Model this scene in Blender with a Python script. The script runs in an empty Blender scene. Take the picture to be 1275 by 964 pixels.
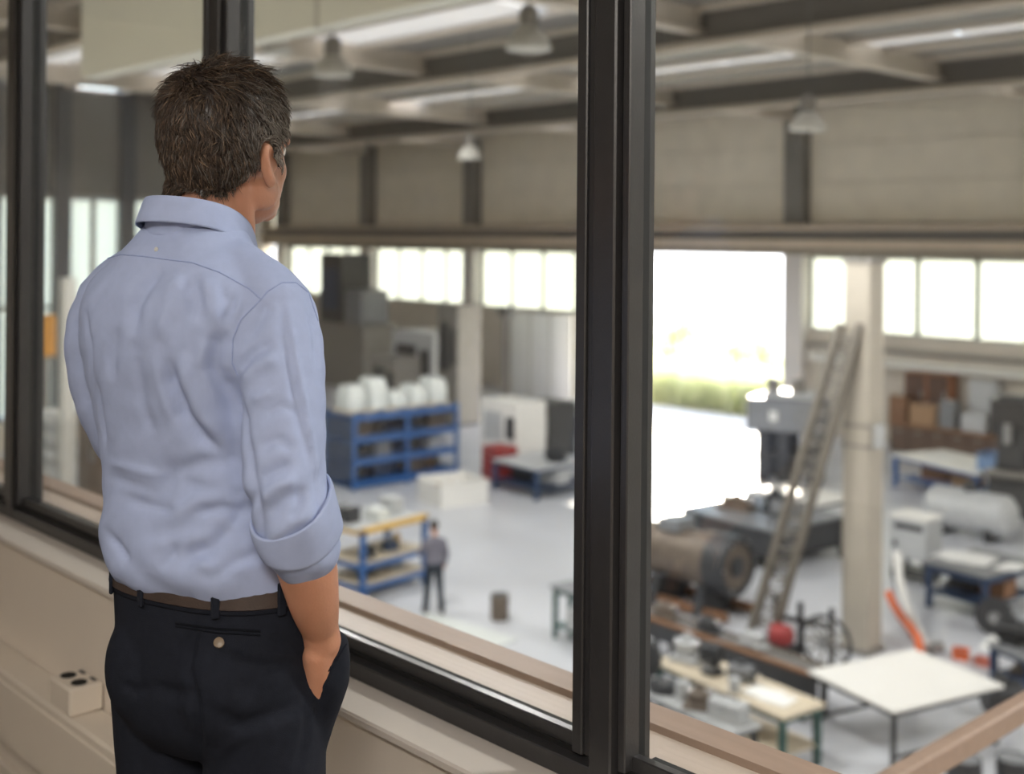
import bpy, bmesh, math, random
from mathutils import Vector, Matrix, noise
from mathutils.bvhtree import BVHTree
import numpy as np
random.seed(7)
PI = math.pi
S = bpy.context.scene
C = S.collection

# ---------------------------------------------------------------- camera, sky, sun, exposure
EYE = 1.56            # lens height above the office floor
HZ = -5.54            # hall floor, one storey and a half below
FPX, CU, CV = 1500.0, 637.5, 297.0
YAW, ROLL = math.radians(47.04), math.radians(0.5)
cam_d = bpy.data.cameras.new('camera')
cam = bpy.data.objects.new('camera', cam_d)
C.objects.link(cam)
cam_d.sensor_width = 36.0
cam_d.lens = FPX / 1275 * 36.0
cam_d.shift_y = -(482 - CV) / 1275
cam_d.clip_start, cam_d.clip_end = 0.05, 4000
CAM_M = Matrix.Translation((0, 0, EYE)) @ Matrix.Rotation(YAW, 4, 'Z') @ Matrix.Rotation(PI / 2, 4, 'X') @ Matrix.Rotation(ROLL, 4, 'Z')
cam.matrix_world = CAM_M
cam_d.dof.use_dof = True
cam_d.dof.focus_distance = 1.74
cam_d.dof.aperture_fstop = 2.9
cam_d.dof.aperture_blades = 0
S.camera = cam

w = bpy.data.worlds.new('sky')
S.world = w
w.use_nodes = True
nt = w.node_tree
bg = nt.nodes['Background']
sky = nt.nodes.new('ShaderNodeTexSky')
sky.sky_type = 'NISHITA'
sky.sun_disc = False
sky.sun_elevation = math.radians(38)
sky.sun_rotation = math.radians(37)
sky.air_density = 1.0
sky.dust_density = 2.0
nt.links.new(sky.outputs[0], bg.inputs[0])
bg.inputs[1].default_value = 1.5

sun_d = bpy.data.lights.new('sun', 'SUN')
sun_d.energy = 13.0
sun_d.angle = math.radians(1.2)
sun_d.color = (1.0, 0.90, 0.76)
sun = bpy.data.objects.new('sun', sun_d)
C.objects.link(sun)
az = math.radians(36)      # the sun stands beyond the far door, towards the left of the wall's normal
el = math.radians(18)
sdir = Vector((-math.sin(az) * math.cos(el), math.cos(az) * math.cos(el), math.sin(el)))
sun.rotation_euler = sdir.to_track_quat('Z', 'Y').to_euler()
sun.location = sdir * 120

S.view_settings.view_transform = 'Standard'
S.view_settings.look = 'None'
S.view_settings.exposure = 0.18
S.view_settings.gamma = 1.0
S.view_settings.use_curve_mapping = False

# ---------------------------------------------------------------- helpers
def ray(u, v):
    d = Vector(((u - CU) / FPX, -(v - CV) / FPX, -1.0))
    return CAM_M.to_3x3() @ d

def on_z(u, v, z):                # the point of the place at height z seen at (u, v)
    d = ray(u, v); t = (z - EYE) / d.z
    return Vector((0, 0, EYE)) + d * t

def on_y(u, v, y):
    d = ray(u, v); t = y / d.y
    return Vector((0, 0, EYE)) + d * t

def at_depth(u, v, dep):
    return Vector((0, 0, EYE)) + ray(u, v) * dep

_mats = {}
def mat(name, col, rough=0.6, metal=0.0, var=0.12, scale=6.0, bump=0.0, spec=0.5, bscale=None, streak=None):
    if name in _mats: return _mats[name]
    m = bpy.data.materials.new(name); m.use_nodes = True
    t = m.node_tree; b = t.nodes['Principled BSDF']
    b.inputs['Roughness'].default_value = rough
    b.inputs['Metallic'].default_value = metal
    b.inputs['Specular IOR Level'].default_value = spec
    tc = t.nodes.new('ShaderNodeTexCoord')
    n = t.nodes.new('ShaderNodeTexNoise'); n.inputs['Scale'].default_value = scale; n.inputs['Detail'].default_value = 5
    if streak:
        mp = t.nodes.new('ShaderNodeMapping'); mp.inputs['Scale'].default_value = streak
        t.links.new(tc.outputs['Object'], mp.inputs[0]); t.links.new(mp.outputs[0], n.inputs[0])
    else:
        t.links.new(tc.outputs['Object'], n.inputs[0])
    r = t.nodes.new('ShaderNodeValToRGB')
    lo = [max(0, c * (1 - var)) for c in col]; hi = [min(1, c * (1 + var)) for c in col]
    r.color_ramp.elements[0].color = (*lo, 1); r.color_ramp.elements[1].color = (*hi, 1)
    r.color_ramp.elements[0].position = 0.3; r.color_ramp.elements[1].position = 0.7
    t.links.new(n.outputs['Fac'], r.inputs[0]); t.links.new(r.outputs[0], b.inputs['Base Color'])
    if bump:
        n2 = t.nodes.new('ShaderNodeTexNoise'); n2.inputs['Scale'].default_value = bscale or scale * 8; n2.inputs['Detail'].default_value = 4
        t.links.new(tc.outputs['Object'], n2.inputs[0])
        bp = t.nodes.new('ShaderNodeBump'); bp.inputs['Strength'].default_value = bump; bp.inputs['Distance'].default_value = 0.01
        t.links.new(n2.outputs['Fac'], bp.inputs['Height']); t.links.new(bp.outputs[0], b.inputs['Normal'])
    _mats[name] = m
    return m

def srgb(r, g, b):
    f = lambda c: (c / 255 / 12.92) if c <= 10 else ((c / 255 + 0.055) / 1.055) ** 2.4
    return (f(r), f(g), f(b))

class MB:
    """collects shapes into one mesh"""
    def __init__(s): s.v = []; s.f = []
    def add(s, vs, fs):
        o = len(s.v); s.v += [tuple(v) for v in vs]; s.f += [tuple(i + o for i in f) for f in fs]; return s
    def box(s, c, d, rz=0.0, bev=0.0, M=None):
        hx, hy, hz = d[0] / 2, d[1] / 2, d[2] / 2
        if M is None: M = Matrix.Translation(c) @ Matrix.Rotation(rz, 4, 'Z')
        b = min(bev, hx * .9, hy * .9, hz * .9)
        if b <= 0:
            vs = [(x, y, z) for z in (-hz, hz) for x, y in ((-hx, -hy), (hx, -hy), (hx, hy), (-hx, hy))]
            fs = [(3, 2, 1, 0), (4, 5, 6, 7), (0, 1, 5, 4), (1, 2, 6, 5), (2, 3, 7, 6), (3, 0, 4, 7)]
        else:
            rings = []
            for z, k in ((-hz, b), (-hz + b, 0), (hz - b, 0), (hz, b)):
                X, Y = hx - k, hy - k
                e = b if k == 0 else b * .4
                rings.append([(-X + e, -Y, z), (X - e, -Y, z), (X, -Y + e, z), (X, Y - e, z), (X - e, Y, z), (-X + e, Y, z), (-X, Y - e, z), (-X, -Y + e, z)])
            vs = [p for r in rings for p in r]
            fs = [tuple(reversed(range(8))), tuple(range(24, 32))]
            for k in range(3):
                for i in range(8): fs.append((k * 8 + i, k * 8 + (i + 1) % 8, k * 8 + 8 + (i + 1) % 8, k * 8 + 8 + i))
        return s.add([M @ Vector(v) for v in vs], fs)
    def b2(s, x0, x1, y0, y1, z0, z1, bev=0.0):
        return s.box(((x0 + x1) / 2, (y0 + y1) / 2, (z0 + z1) / 2), (abs(x1 - x0), abs(y1 - y0), abs(z1 - z0)), 0, bev)
    def bar(s, a, b, wd, ht=None, bev=0.0):        # box beam from a to b, wd sideways, ht upwards
        a, b = Vector(a), Vector(b); d = b - a; L = d.length; ht = ht or wd
        x = d.normalized(); up = Vector((0, 0, 1)) if abs(x.z) < .95 else Vector((0, 1, 0))
        y = up.cross(x).normalized(); z = x.cross(y)
        M = Matrix((x, y, z)).transposed().to_4x4(); M.translation = (a + b) / 2
        return s.box(None, (L, wd, ht), 0, bev, M)
    def tube(s, pts, r, n=10, cap=True):
        pts = [Vector(p) for p in pts]; rs = r if isinstance(r, (list, tuple)) else [r] * len(pts)
        vs, fs = [], []; px = None
        for i, p in enumerate(pts):
            t = (pts[min(i + 1, len(pts) - 1)] - pts[max(i - 1, 0)]).normalized()
            if px is None:
                a = Vector((0, 0, 1)) if abs(t.z) < .9 else Vector((1, 0, 0)); px = a.cross(t).normalized()
            px = (px - t * px.dot(t)).normalized(); py = t.cross(px)
            vs += [p + (px * math.cos(2 * PI * k / n) + py * math.sin(2 * PI * k / n)) * rs[i] for k in range(n)]
        for i in range(len(pts) - 1):
            for k in range(n): fs.append((i * n + k, i * n + (k + 1) % n, (i + 1) * n + (k + 1) % n, (i + 1) * n + k))
        if cap: fs.append(tuple(reversed(range(n)))); fs.append(tuple(range((len(pts) - 1) * n, len(pts) * n)))
        return s.add(vs, fs)
    def cyl(s, a, b, r, n=16): return s.tube([a, b], r, n)
    def lathe(s, prof, c=(0, 0, 0), n=20, M=None):   # prof: (radius, z)
        M = M or Matrix.Translation(c)
        vs = [M @ Vector((r * math.cos(2 * PI * k / n), r * math.sin(2 * PI * k / n), z)) for r, z in prof for k in range(n)]
        fs = [(i * n + k, i * n + (k + 1) % n, (i + 1) * n + (k + 1) % n, (i + 1) * n + k) for i in range(len(prof) - 1) for k in range(n)]
        if prof[0][0] > 1e-4: fs.append(tuple(reversed(range(n))))
        if prof[-1][0] > 1e-4: fs.append(tuple(range((len(prof) - 1) * n, len(prof) * n)))
        return s.add(vs, fs)
    def prism(s, pts, a, b, axis='y'):               # outline pts (2d) extruded along an axis
        n = len(pts)
        mk = {'y': lambda p, t: (p[0], t, p[1]), 'x': lambda p, t: (t, p[0], p[1]), 'z': lambda p, t: (p[0], p[1], t)}[axis]
        vs = [mk(p, a) for p in pts] + [mk(p, b) for p in pts]
        fs = [tuple(range(n)), tuple(reversed(range(n, 2 * n)))] + [(i, i + n, (i + 1) % n + n, (i + 1) % n) for i in range(n)]
        return s.add(vs, fs)
    def loft(s, rings, cap=True):
        n = len(rings[0]); vs = [p for r in rings for p in r]
        fs = [(i * n + k, i * n + (k + 1) % n, (i + 1) * n + (k + 1) % n, (i + 1) * n + k) for i in range(len(rings) - 1) for k in range(n)]
        if cap: fs.append(tuple(reversed(range(n)))); fs.append(tuple(range((len(rings) - 1) * n, len(rings) * n)))
        return s.add(vs, fs)
    def mesh(s, name, smooth=None):
        me = bpy.data.meshes.new(name); me.from_pydata(s.v, [], s.f); me.validate()
        bm = bmesh.new(); bm.from_mesh(me); bmesh.ops.recalc_face_normals(bm, faces=bm.faces); bm.to_mesh(me); bm.free()
        if smooth is not None:
            me.polygons.foreach_set('use_smooth', [True] * len(me.polygons))
            if smooth < 179: me.set_sharp_from_angle(angle=math.radians(smooth))
        return me
    def build(s, name, m, parent=None, smooth=35):
        me = s.mesh(name, smooth); o = bpy.data.objects.new(name, me); C.objects.link(o)
        if m: me.materials.append(m)
        if parent: o.parent = parent
        return o

def tag(o, label=None, cat=None, group=None, kind=None):
    if label: o['label'] = label
    if cat: o['category'] = cat
    if group: o['group'] = group
    if kind: o['kind'] = kind
    return o
def thing(name, label, cat, loc=(0, 0, 0), rz=0.0, group=None):
    o = bpy.data.objects.new(name, None); C.objects.link(o); o.empty_display_size = .1
    o.location = loc; o.rotation_euler = (0, 0, rz)
    return tag(o, label, cat, group)
def kids(o): return list(o.children)
def dup(o, loc=None, rz=None, label=None, parent=None, group=None):
    c = o.copy(); C.objects.link(c)
    if parent is not None: c.parent = parent
    if loc is not None: c.location = loc
    if rz is not None: c.rotation_euler = (0, 0, rz)
    if label: c['label'] = label
    if group: c['group'] = group
    for k in kids(o): dup(k, parent=c)
    return c
def structure(name, mb, m, parent=None, smooth=35):
    o = mb.build(name, m, parent, smooth)
    if not parent: o['kind'] = 'structure'
    return o
# ---------------------------------------------------------------- materials of the shell
M_black = mat('black_powder_coat', srgb(52, 51, 52), .32, 0.0, .06, 30, .05)
M_gasket = mat('rubber_gasket', srgb(18, 18, 18), .8, 0, .05)
M_sill = mat('white_sill_paint', srgb(216, 208, 200), .5, 0, .02, 3, .03)
M_owall = mat('office_wall_paint', srgb(224, 214, 202), .75, 0, .03, 2, .05, bscale=120)
M_trunk = mat('trunking_plastic', srgb(222, 212, 199), .5, 0, .02, 4)
M_ofloor = mat('office_carpet', srgb(92, 82, 72), .95, 0, .2, 40, .4, bscale=300)
M_oceil = mat('office_ceiling_tile', srgb(210, 207, 200), .9, 0, .03, 30)
M_timber = mat('taupe_rail_wood', srgb(158, 132, 115), .55, 0, .08, 4, .05, streak=(1, 12, 12))
M_taupe = mat('taupe_ledge', srgb(190, 172, 158), .5, 0, .05, 3)
M_conc = None
def glass_mat(name, tint, fac=1.0):
    m = bpy.data.materials.new(name); m.use_nodes = True; t = m.node_tree
    for n in list(t.nodes):
        if n.type != 'OUTPUT_MATERIAL': t.nodes.remove(n)
    out = t.nodes['Material Output']
    tr = t.nodes.new('ShaderNodeBsdfTransparent'); tr.inputs[0].default_value = (*tint, 1)
    gl = t.nodes.new('ShaderNodeBsdfGlossy'); gl.inputs['Roughness'].default_value = 0.0
    fr = t.nodes.new('ShaderNodeFresnel'); fr.inputs[0].default_value = 1.45
    mu = t.nodes.new('ShaderNodeMath'); mu.operation = 'MULTIPLY'; mu.inputs[1].default_value = fac
    mx = t.nodes.new('ShaderNodeMixShader')
    ge = t.nodes.new('ShaderNodeNewGeometry'); io = t.nodes.new('ShaderNodeMapRange')     # the index seen from either side of the sheet
    io.inputs[3].default_value = 1.45; io.inputs[4].default_value = 1 / 1.45
    t.links.new(ge.outputs['Backfacing'], io.inputs[0]); t.links.new(io.outputs[0], fr.inputs[0])
    t.links.new(fr.outputs[0], mu.inputs[0]); t.links.new(mu.outputs[0], mx.inputs[0])
    t.links.new(tr.outputs[0], mx.inputs[1]); t.links.new(gl.outputs[0], mx.inputs[2]); t.links.new(mx.outputs[0], out.inputs[0])
    return m
M_glass = glass_mat('window_glass', (.97, .98, .975))
M_hglass = glass_mat('hall_window_glass', (.95, .97, .96))

def sheet_mat(name, col, tl):       # milky sheet that lets daylight through
    m = bpy.data.materials.new(name); m.use_nodes = True; t = m.node_tree; t.nodes.remove(t.nodes['Principled BSDF'])
    a = t.nodes.new('ShaderNodeBsdfTranslucent'); a.inputs[0].default_value = (*col, 1); b = t.nodes.new('ShaderNodeBsdfDiffuse'); b.inputs[0].default_value = (*col, 1)
    x = t.nodes.new('ShaderNodeMixShader'); x.inputs[0].default_value = 1 - tl
    t.links.new(a.outputs[0], x.inputs[1]); t.links.new(b.outputs[0], x.inputs[2]); t.links.new(x.outputs[0], t.nodes['Material Output'].inputs[0]); return m
M_frost = sheet_mat('frosted_pane', srgb(240, 234, 216), .85)
M_milk = sheet_mat('milky_window_pane', srgb(216, 218, 210), .60)
M_curtain = sheet_mat('white_curtain_sheet', srgb(232, 232, 232), .6)

# ---------------------------------------------------------------- the office on the mezzanine
OX0, OX1, OY0 = -6.4, 2.6, -3.6
structure('floor_office', MB().b2(OX0, OX1, OY0, 1.62, -.30, 0), M_ofloor)
structure('ceiling_office', MB().b2(OX0, OX1, OY0, 1.40, 2.75, 2.85), M_oceil)
structure('wall_office_back', MB().b2(OX0, OX1, OY0 - .1, OY0, 0, 2.75), M_owall)
structure('wall_office_left', MB().b2(OX0 - .1, OX0, OY0 - .1, 1.62, 0, 2.75), M_owall)
structure('wall_office_right', MB().b2(OX1, OX1 + .1, OY0 - .1, 1.62, 0, 2.75), M_owall)
structure('wall_office_front', MB().b2(OX0, OX1, 1.275, 1.50, 0, .705), M_owall)
structure('trim_window_sill', MB().b2(OX0, OX1, 1.255, 1.46, .695, .713, .004), M_sill)
structure('wall_office_head', MB().b2(OX0, OX1, 1.35, 1.50, 2.62, 2.85), M_owall)
structure('baseboard_office', MB().b2(OX0, OX1, 1.262, 1.275, 0, .08, .003), M_trunk)
# cable trunking along the wall with its top face and cover, then the socket box standing on it
tr = structure('trim_cable_trunking', MB().b2(OX0, OX1, 1.185, 1.275, .222, .41, .006), M_trunk)
structure('cover_strip', MB().b2(OX0, OX1, 1.181, 1.187, .245, .385, .002), M_trunk, tr)

# glazed wall: posts every 1.2 m, each with a frame leaf, a gasket groove and a bead towards the glass
YG = 1.405                       # glass plane
ZS, ZT = .713, 2.62              # sill top and head
px0 = -1.32
posts = [px0 + 1.2 * k for k in (-4, -3, -2, -1, 0, 1, 2, 3)]
for i, x in enumerate(posts):
    p = structure('trim_window_post', MB().b2(x + .046, x + .092, 1.355, 1.45, ZS, ZT, .003).b2(x + .032, x + .050, 1.378, 1.45, ZS, ZT), M_black)
    structure('frame_stile', MB().b2(x, x + .022, 1.366, 1.425, ZS + .04, ZT, .002).b2(x + .022, x + .034, 1.372, 1.44, ZS + .04, ZT, .001), M_black, p)
    structure('gasket', MB().b2(x + .092, x + .097, 1.372, 1.43, ZS + .03, ZT), M_gasket, p)
    structure('glazing_bead', MB().b2(x + .097, x + .112, 1.366, 1.40, ZS + .04, ZT, .002), M_black, p)
for i in range(len(posts) - 1):
    x0, x1 = posts[i] + .112, posts[i + 1]
    n = i + 1
    wdw = structure(f'window_{n}', MB().b2(x0 - .02, x1 + .05, 1.356, 1.45, ZS, ZS + .032, .002), M_black)
    structure('frame_track', MB().b2(x0 - .01, x1, 1.380, 1.45, ZS + .028, ZS + .040), M_gasket, wdw)
    structure('frame_bead', MB().b2(x0 - .01, x1, 1.384, 1.402, ZS + .036, ZS + .062, .002), M_black, wdw)
    structure('frame_head', MB().b2(x0 - .02, x1, 1.358, 1.45, ZT - .06, ZT, .003), M_black, wdw)
    structure('pane', MB().b2(x0 - .012, x1 + .008, YG, YG + .008, ZS + .045, ZT - .03), M_glass, wdw)
# hall-side ledge of the glazing with a timber nosing
lg = structure('trim_hall_ledge', MB().b2(OX0, OX1, 1.452, 1.56, .60, .735, .004), M_taupe)
structure('nosing', MB().b2(OX0, OX1, 1.56, 1.645, .56, .742, .008), M_timber, lg)
structure('wall_mezzanine_outside', MB().b2(OX0 - .1, OX1 + .1, 1.50, 1.60, -.6, .60), M_owall)

# ceiling lights of the office: recessed panels that light the room
M_lampface = bpy.data.materials.new('lamp_diffuser'); M_lampface.use_nodes = True
_b = M_lampface.node_tree.nodes['Principled BSDF']; _b.inputs['Emission Color'].default_value = (1, .95, .87, 1); _b.inputs['Emission Strength'].default_value = 1.6
_b.inputs['Base Color'].default_value = (.9, .9, .88, 1)
def office_light(x, y, power, label):
    t = thing('ceiling_light', label, 'light', (x, y, 2.75), 0, 'recessed office ceiling lights')
    MB().b2(-.62, .62, -.32, .32, -.02, 0).b2(-.60, .60, -.30, .30, -.021, -.019).build('frame', M_trunk, t)
    MB().b2(-.58, .58, -.28, .28, -.026, -.022).build('diffuser', M_lampface, t)
    ld = bpy.data.lights.new('lamp', 'AREA'); ld.shape = 'RECTANGLE'; ld.size, ld.size_y = 1.14, .54
    ld.energy = power; ld.color = (1, .94, .86)
    lo = bpy.data.objects.new('lamp', ld); C.objects.link(lo); lo.parent = t; lo.location = (0, 0, -.04)
office_light(-1.6, -.9, 14, 'recessed white ceiling panel light behind the standing man')
office_light(1.0, -.9, 95, 'recessed white ceiling panel light over the viewing spot')

# ---------------------------------------------------------------- the hall
YF = 39.0                        # inside face of the far wall
HX0, HX1 = -63.0, 14.0
HTOP = 6.6
NX, NY = -40.0, 24.2             # the front half of the hall ends here
M_hfloor = mat('polished_concrete', srgb(196, 198, 204), .32, 0, .10, .35, .02, .5)
M_cream = mat('cream_cladding', srgb(230, 221, 204), .75, 0, .05, 1.5, .05)
M_lower = mat('lower_wall_paint', srgb(196, 188, 176), .75, 0, .05, 1.5)
M_steel_dark = mat('dark_steelwork', srgb(104, 102, 100), .55, 0, .1, 3)
M_steel_mid = mat('grey_steelwork', srgb(135, 131, 126), .5, .2, .1, 3)
M_pilaster = mat('pilaster_grey', srgb(120, 117, 112), .7, 0, .06, 2)
M_deck = mat('roof_deck_sheet', srgb(150, 146, 140), .6, 0, .08, 2)
M_gband = mat('girder_band_beige_sunlit', srgb(205, 188, 168), .6, 0, .05, 2)
M_gweb = mat('girder_web_paint', srgb(112, 108, 104), .6, 0, .05, 2)
M_flange = mat('pale_flange_paint', srgb(214, 204, 190), .6, 0, .05, 2)
M_girder = mat('runway_girder_paint', srgb(150, 140, 125), .55, .1, .06, 2)
M_winframe = mat('hall_window_frame', srgb(150, 152, 150), .5, .2, .06)
M_mullion = mat('dark_green_mullion', srgb(70, 78, 70), .5, 0, .06)
M_jamb = mat('pale_door_jamb', srgb(205, 200, 196), .6, 0, .04)

structure('floor_hall', MB().b2(HX0 - .5, HX1 + .5, NY - .3, YF + .4, HZ - .3, HZ).b2(NX - .5, HX1 + .5, 1.6, NY - .3, HZ - .3, HZ), M_hfloor)
structure('wall_hall_right', MB().b2(HX1, HX1 + .4, 1.6, YF, HZ, HTOP), M_cream)
structure('wall_mezzanine_lower', MB().b2(-40, HX1, 1.3, 1.6, HZ, -.6), M_lower)
structure('wall_mezzanine_upper', MB().b2(-40, HX1, 1.3, 1.56, 2.86, HTOP), M_cream)
structure('wall_mezzanine_beside', MB().b2(-40, OX0 - .1, 1.3, 1.56, -.6, 2.86), M_cream)
structure('wall_mezzanine_beyond', MB().b2(OX1 + .1, HX1, 1.3, 1.56, -.6, 2.86), M_cream)

# far wall: lower masonry with window band, door opening, upper cladding panels between pilasters
WT, WB = 1.02, -1.75             # head and sill of the window band
DX0, DX1 = -34.6, -26.55         # door opening
bays = [-61.6, -53.1, -44.5, -35.2, -25.9, -16.4, -7.0, 2.4, 11.8]
wf = structure('wall_far', MB().b2(HX0, DX0, YF, YF + .35, HZ, WB).b2(DX1, HX1, YF, YF + .35, HZ, WB).b2(HX0, HX1, YF + .05, YF + .35, WT, HTOP), M_lower)
for i in range(len(bays) - 1):
    x0, x1 = bays[i] + .45, bays[i + 1] - .45
    for k in range(3):
        z0 = 2.25 + k * 1.45
        structure('panel', MB().b2(x0, x1, YF - .03, YF + .05, z0 + .012, min(z0 + 1.45, HTOP) - .012, .01), M_cream, wf)
for i, x in enumerate(bays):
    o = MB().b2(x - .42, x + .42, YF - .5, YF + .05, 2.2, HTOP).build('pilaster', M_pilaster, wf)
    MB().b2(x - .42, x + .42, YF - .5, YF + .36, HZ, WT).build('pilaster_sunlit', M_jamb, wf)  # lower part paler than above, sun glare put into its colour
g = structure('trim_runway_girder', MB().b2(HX0, HX1, YF - .70, YF - .1, 1.60, 1.98), M_gweb)
structure('rail', MB().b2(HX0, HX1, YF - .92, YF - .1, 1.98, 2.14, .02), M_gband, g)  # sunlight on the top rail is put into its pale colour
structure('lower_band', MB().b2(HX0, HX1, YF - .86, YF - .1, 1.32, 1.60, .02), M_gband, g)
structure('bottom_flange', MB().b2(HX0, HX1, YF - .80, YF - .1, 1.04, 1.32, .02), M_girder, g)
# windows
nw = len(posts)
for i in range(len(bays) - 1):
    x0, x1 = bays[i] + .42, bays[i + 1] - .42
    if bays[i] == -35.2: continue
    ww = structure(f'window_{nw}', MB().b2(x0, x1, YF + .1, YF + .2, WT - .09, WT).b2(x0, x1, YF + .02, YF + .25, WB - .05, WB + .07), M_winframe); nw += 1
    npan = 4
    for k in range(npan + 1):
        xx = x0 + (x1 - x0) * k / npan
        MB().b2(xx - .08, xx + .08, YF + .06, YF + .2, WB, WT).build('mullion', M_mullion, ww)
        if k < npan:
            MB().b2(xx + .045, x0 + (x1 - x0) * (k + 1) / npan - .045, YF + .14, YF + .15, WB + .07, WT - .09).build('pane', M_milk, ww)
# door surround
d = structure('door_1', MB().b2(DX1, DX1 + .3, YF - .1, YF + .4, HZ, WT).b2(DX0 - .3, DX0, YF - .1, YF + .4, HZ, WT), M_jamb)
structure('door_head', MB().b2(DX0 - .3, DX1 + .3, YF - .12, YF + .4, WT - .02, WT + .2), M_jamb, d)
# rails on the lower far wall: a pipe run and a white lamp trunking
structure('trim_wall_pipe', MB().cyl((DX1 + .6, YF - .12, WB - .55), (HX1, YF - .12, WB - .55), .09, 8), M_steel_mid)
# end wall at the left, nearer for the front half of the hall: tall panes below, dark panels above
M_dkpanel = mat('dark_wall_panel', srgb(104, 104, 102), .6, 0, .08, 1)
M_navy = mat('navy_steel_post', srgb(58, 66, 76), .5, .1, .06)
wl = structure('wall_hall_end', MB().b2(NX - .4, NX, 1.6, NY, HZ, -4.6).b2(NX - .4, NX - .1, 1.6, NY, 2.9, HTOP), M_lower)
structure('wall_hall_return', MB().b2(HX0, NX, NY - .3, NY, HZ, HTOP), M_lower)
structure('wall_hall_far_end', MB().b2(HX0 - .4, HX0, NY - .3, YF, HZ, HTOP), M_cream)
yy = 3.0
while yy < NY - 1:
    y2 = min(yy + 2.3, NY)
    MB().b2(NX - .12, NX + .05, yy, y2 - .55, 2.92, HTOP - .1, .02).build('panel', M_dkpanel, wl)
    MB().b2(NX - .35, NX + .16, y2 - .55, y2, -4.6, HTOP).build('post', M_navy, wl)
    ww = structure(f'window_{nw}', MB().b2(NX - .25, NX - .05, yy, y2 - .55, 2.75, 2.9).b2(NX - .25, NX, yy, y2 - .55, -4.6, -4.45), M_winframe); nw += 1
    MB().b2(NX - .2, NX - .08, (yy + y2 - .55) / 2 - .08, (yy + y2 - .55) / 2 + .08, -4.5, 2.8).build('mullion', M_steel_mid, ww)
    for z0 in (-4.45, -.9):
        MB().b2(NX - .17, NX - .15, yy, y2 - .55, z0 + .04, z0 + 3.64).build('pane', M_frost, ww)
    MB().b2(NX - .2, NX - .1, yy, y2 - .55, -.94, -.86).build('transom', M_winframe, ww)
    yy += 2.3
# roof: deck with translucent skylight strips, girders along the hall and purlins across it
M_sky = sheet_mat('skylight_sheet', (.66, .63, .58), .45)
strips = [(4.0, 4.6), (13.6, 15.2), (17.0, 18.6), (23.0, 24.6), (26.6, 28.2), (34.4, 36.0)]
ys = [1.3] + [v for st in strips for v in st] + [YF + .4]
dk = MB()
for a, b in zip(ys[0::2], ys[1::2]): dk.b2((HX0 if b > 24.1 else NX) - .4, HX1 + .4, a, b, HTOP, HTOP + .1)
roof = structure('ceiling_hall', dk, M_deck)
for st in strips:
    x = HX0 if st[0] > 23 else NX
    while x < HX1:
        MB().b2(x + .05, x + 6.95, st[0] - .1, st[1] + .1, HTOP + .02, HTOP + .05).build('skylight_sheet', M_sky, roof); x += 7
for y in (11.2, 20.8, 31.4):
    X0 = HX0 if y > 24 else NX
    t = MB().b2(X0, HX1, y - .03, y + .03, 5.86, 6.5).b2(X0, HX1, y - .2, y + .2, 6.5, HTOP)
    t = structure('trim_roof_girder', t, M_gweb)
    structure('lower_flange', MB().b2(X0, HX1, y - .22, y + .22, 5.76, 5.86), M_flange, t)
    structure('pipe', MB().cyl((X0, y - .35, 5.70), (HX1, y - .35, 5.70), .06, 8), M_flange, t)
for x in bays[:-1]:
    structure('trim_roof_beam', MB().b2(x - .15, x + .15, 1.6 if x > NX else NY, YF, 6.02, 6.12).b2(x - .03, x + .03, 1.6 if x > NX else NY, YF, 6.1, HTOP), M_flange)
y = 2.6
while y < YF:
    structure('trim_purlin', MB().b2(HX0 if y > 24 else NX, HX1, y - .05, y + .05, 6.46, HTOP), M_flange); y += 2.0
# outside: pale yard
M_yard = mat('pale_yard', srgb(205, 200, 190), .9, 0, .06, .2)
structure('ground_yard', MB().b2(-900, 700, YF + .4, 2500, HZ - .35, HZ - .05).b2(-160, NX - .5, -40, NY - .3, HZ - .35, HZ - .05), M_yard)

# socket box on the trunking
t = thing('socket_box', 'small white socket box with black inserts standing on the cable trunking', 'socket', (on_z(97, 893, .41).x - .05, 1.229, .411))
MB().b2(-.075, .05, -.042, .042, 0, .068, .005).build('housing', M_trunk, t)
for x in (-.045, .018):
    MB().lathe([(.019, .067), (.019, .0705), (.0165, .0705), (.0165, .0685), (.0001, .0685)], (x, -.006, 0), 16).build('insert', M_gasket, t)
    MB().b2(x - .014, x + .014, .024, .034, .068, .0705, .001).build('switch', M_black, t)

# ---------------------------------------------------------------- the man at the window
M_shirt = mat('blue_shirt_cotton', srgb(160, 172, 205), .85, 0, .03, 60, .12, .2, bscale=900)
M_seam = mat('blue_shirt_seam', srgb(150, 163, 200), .9, 0, .05, 200, 0, .2)
M_trouser = mat('navy_trouser_cotton', srgb(28, 31, 40), .85, 0, .10, 80, .15, .15, bscale=700)
M_tseam = mat('navy_trouser_seam', srgb(18, 20, 26), .9, 0, .05, 80, 0, .1)
M_belt = mat('brown_belt_leather', srgb(58, 46, 41), .5, 0, .1, 40, .1)
M_skin = mat('skin', srgb(188, 136, 110), .5, 0, .06, 22, .08, .4, bscale=240)
M_skin.node_tree.nodes['Principled BSDF'].inputs['Subsurface Weight'].default_value = .12
M_skin.node_tree.nodes['Principled BSDF'].inputs['Subsurface Radius'].default_value = (.012, .004, .002)
M_shoe = mat('dark_shoe_leather', srgb(40, 30, 26), .35, 0, .1)
M_button = mat('horn_button', srgb(120, 105, 88), .4, 0, .1, 80)
M_eye = mat('eye_white', srgb(225, 220, 212), .2, 0, .02)
M_hair = bpy.data.materials.new('hair'); M_hair.use_nodes = True
_t = M_hair.node_tree; _b = _t.nodes['Principled BSDF']; _a = _t.nodes.new('ShaderNodeAttribute'); _a.attribute_name = 'tone'
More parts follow.
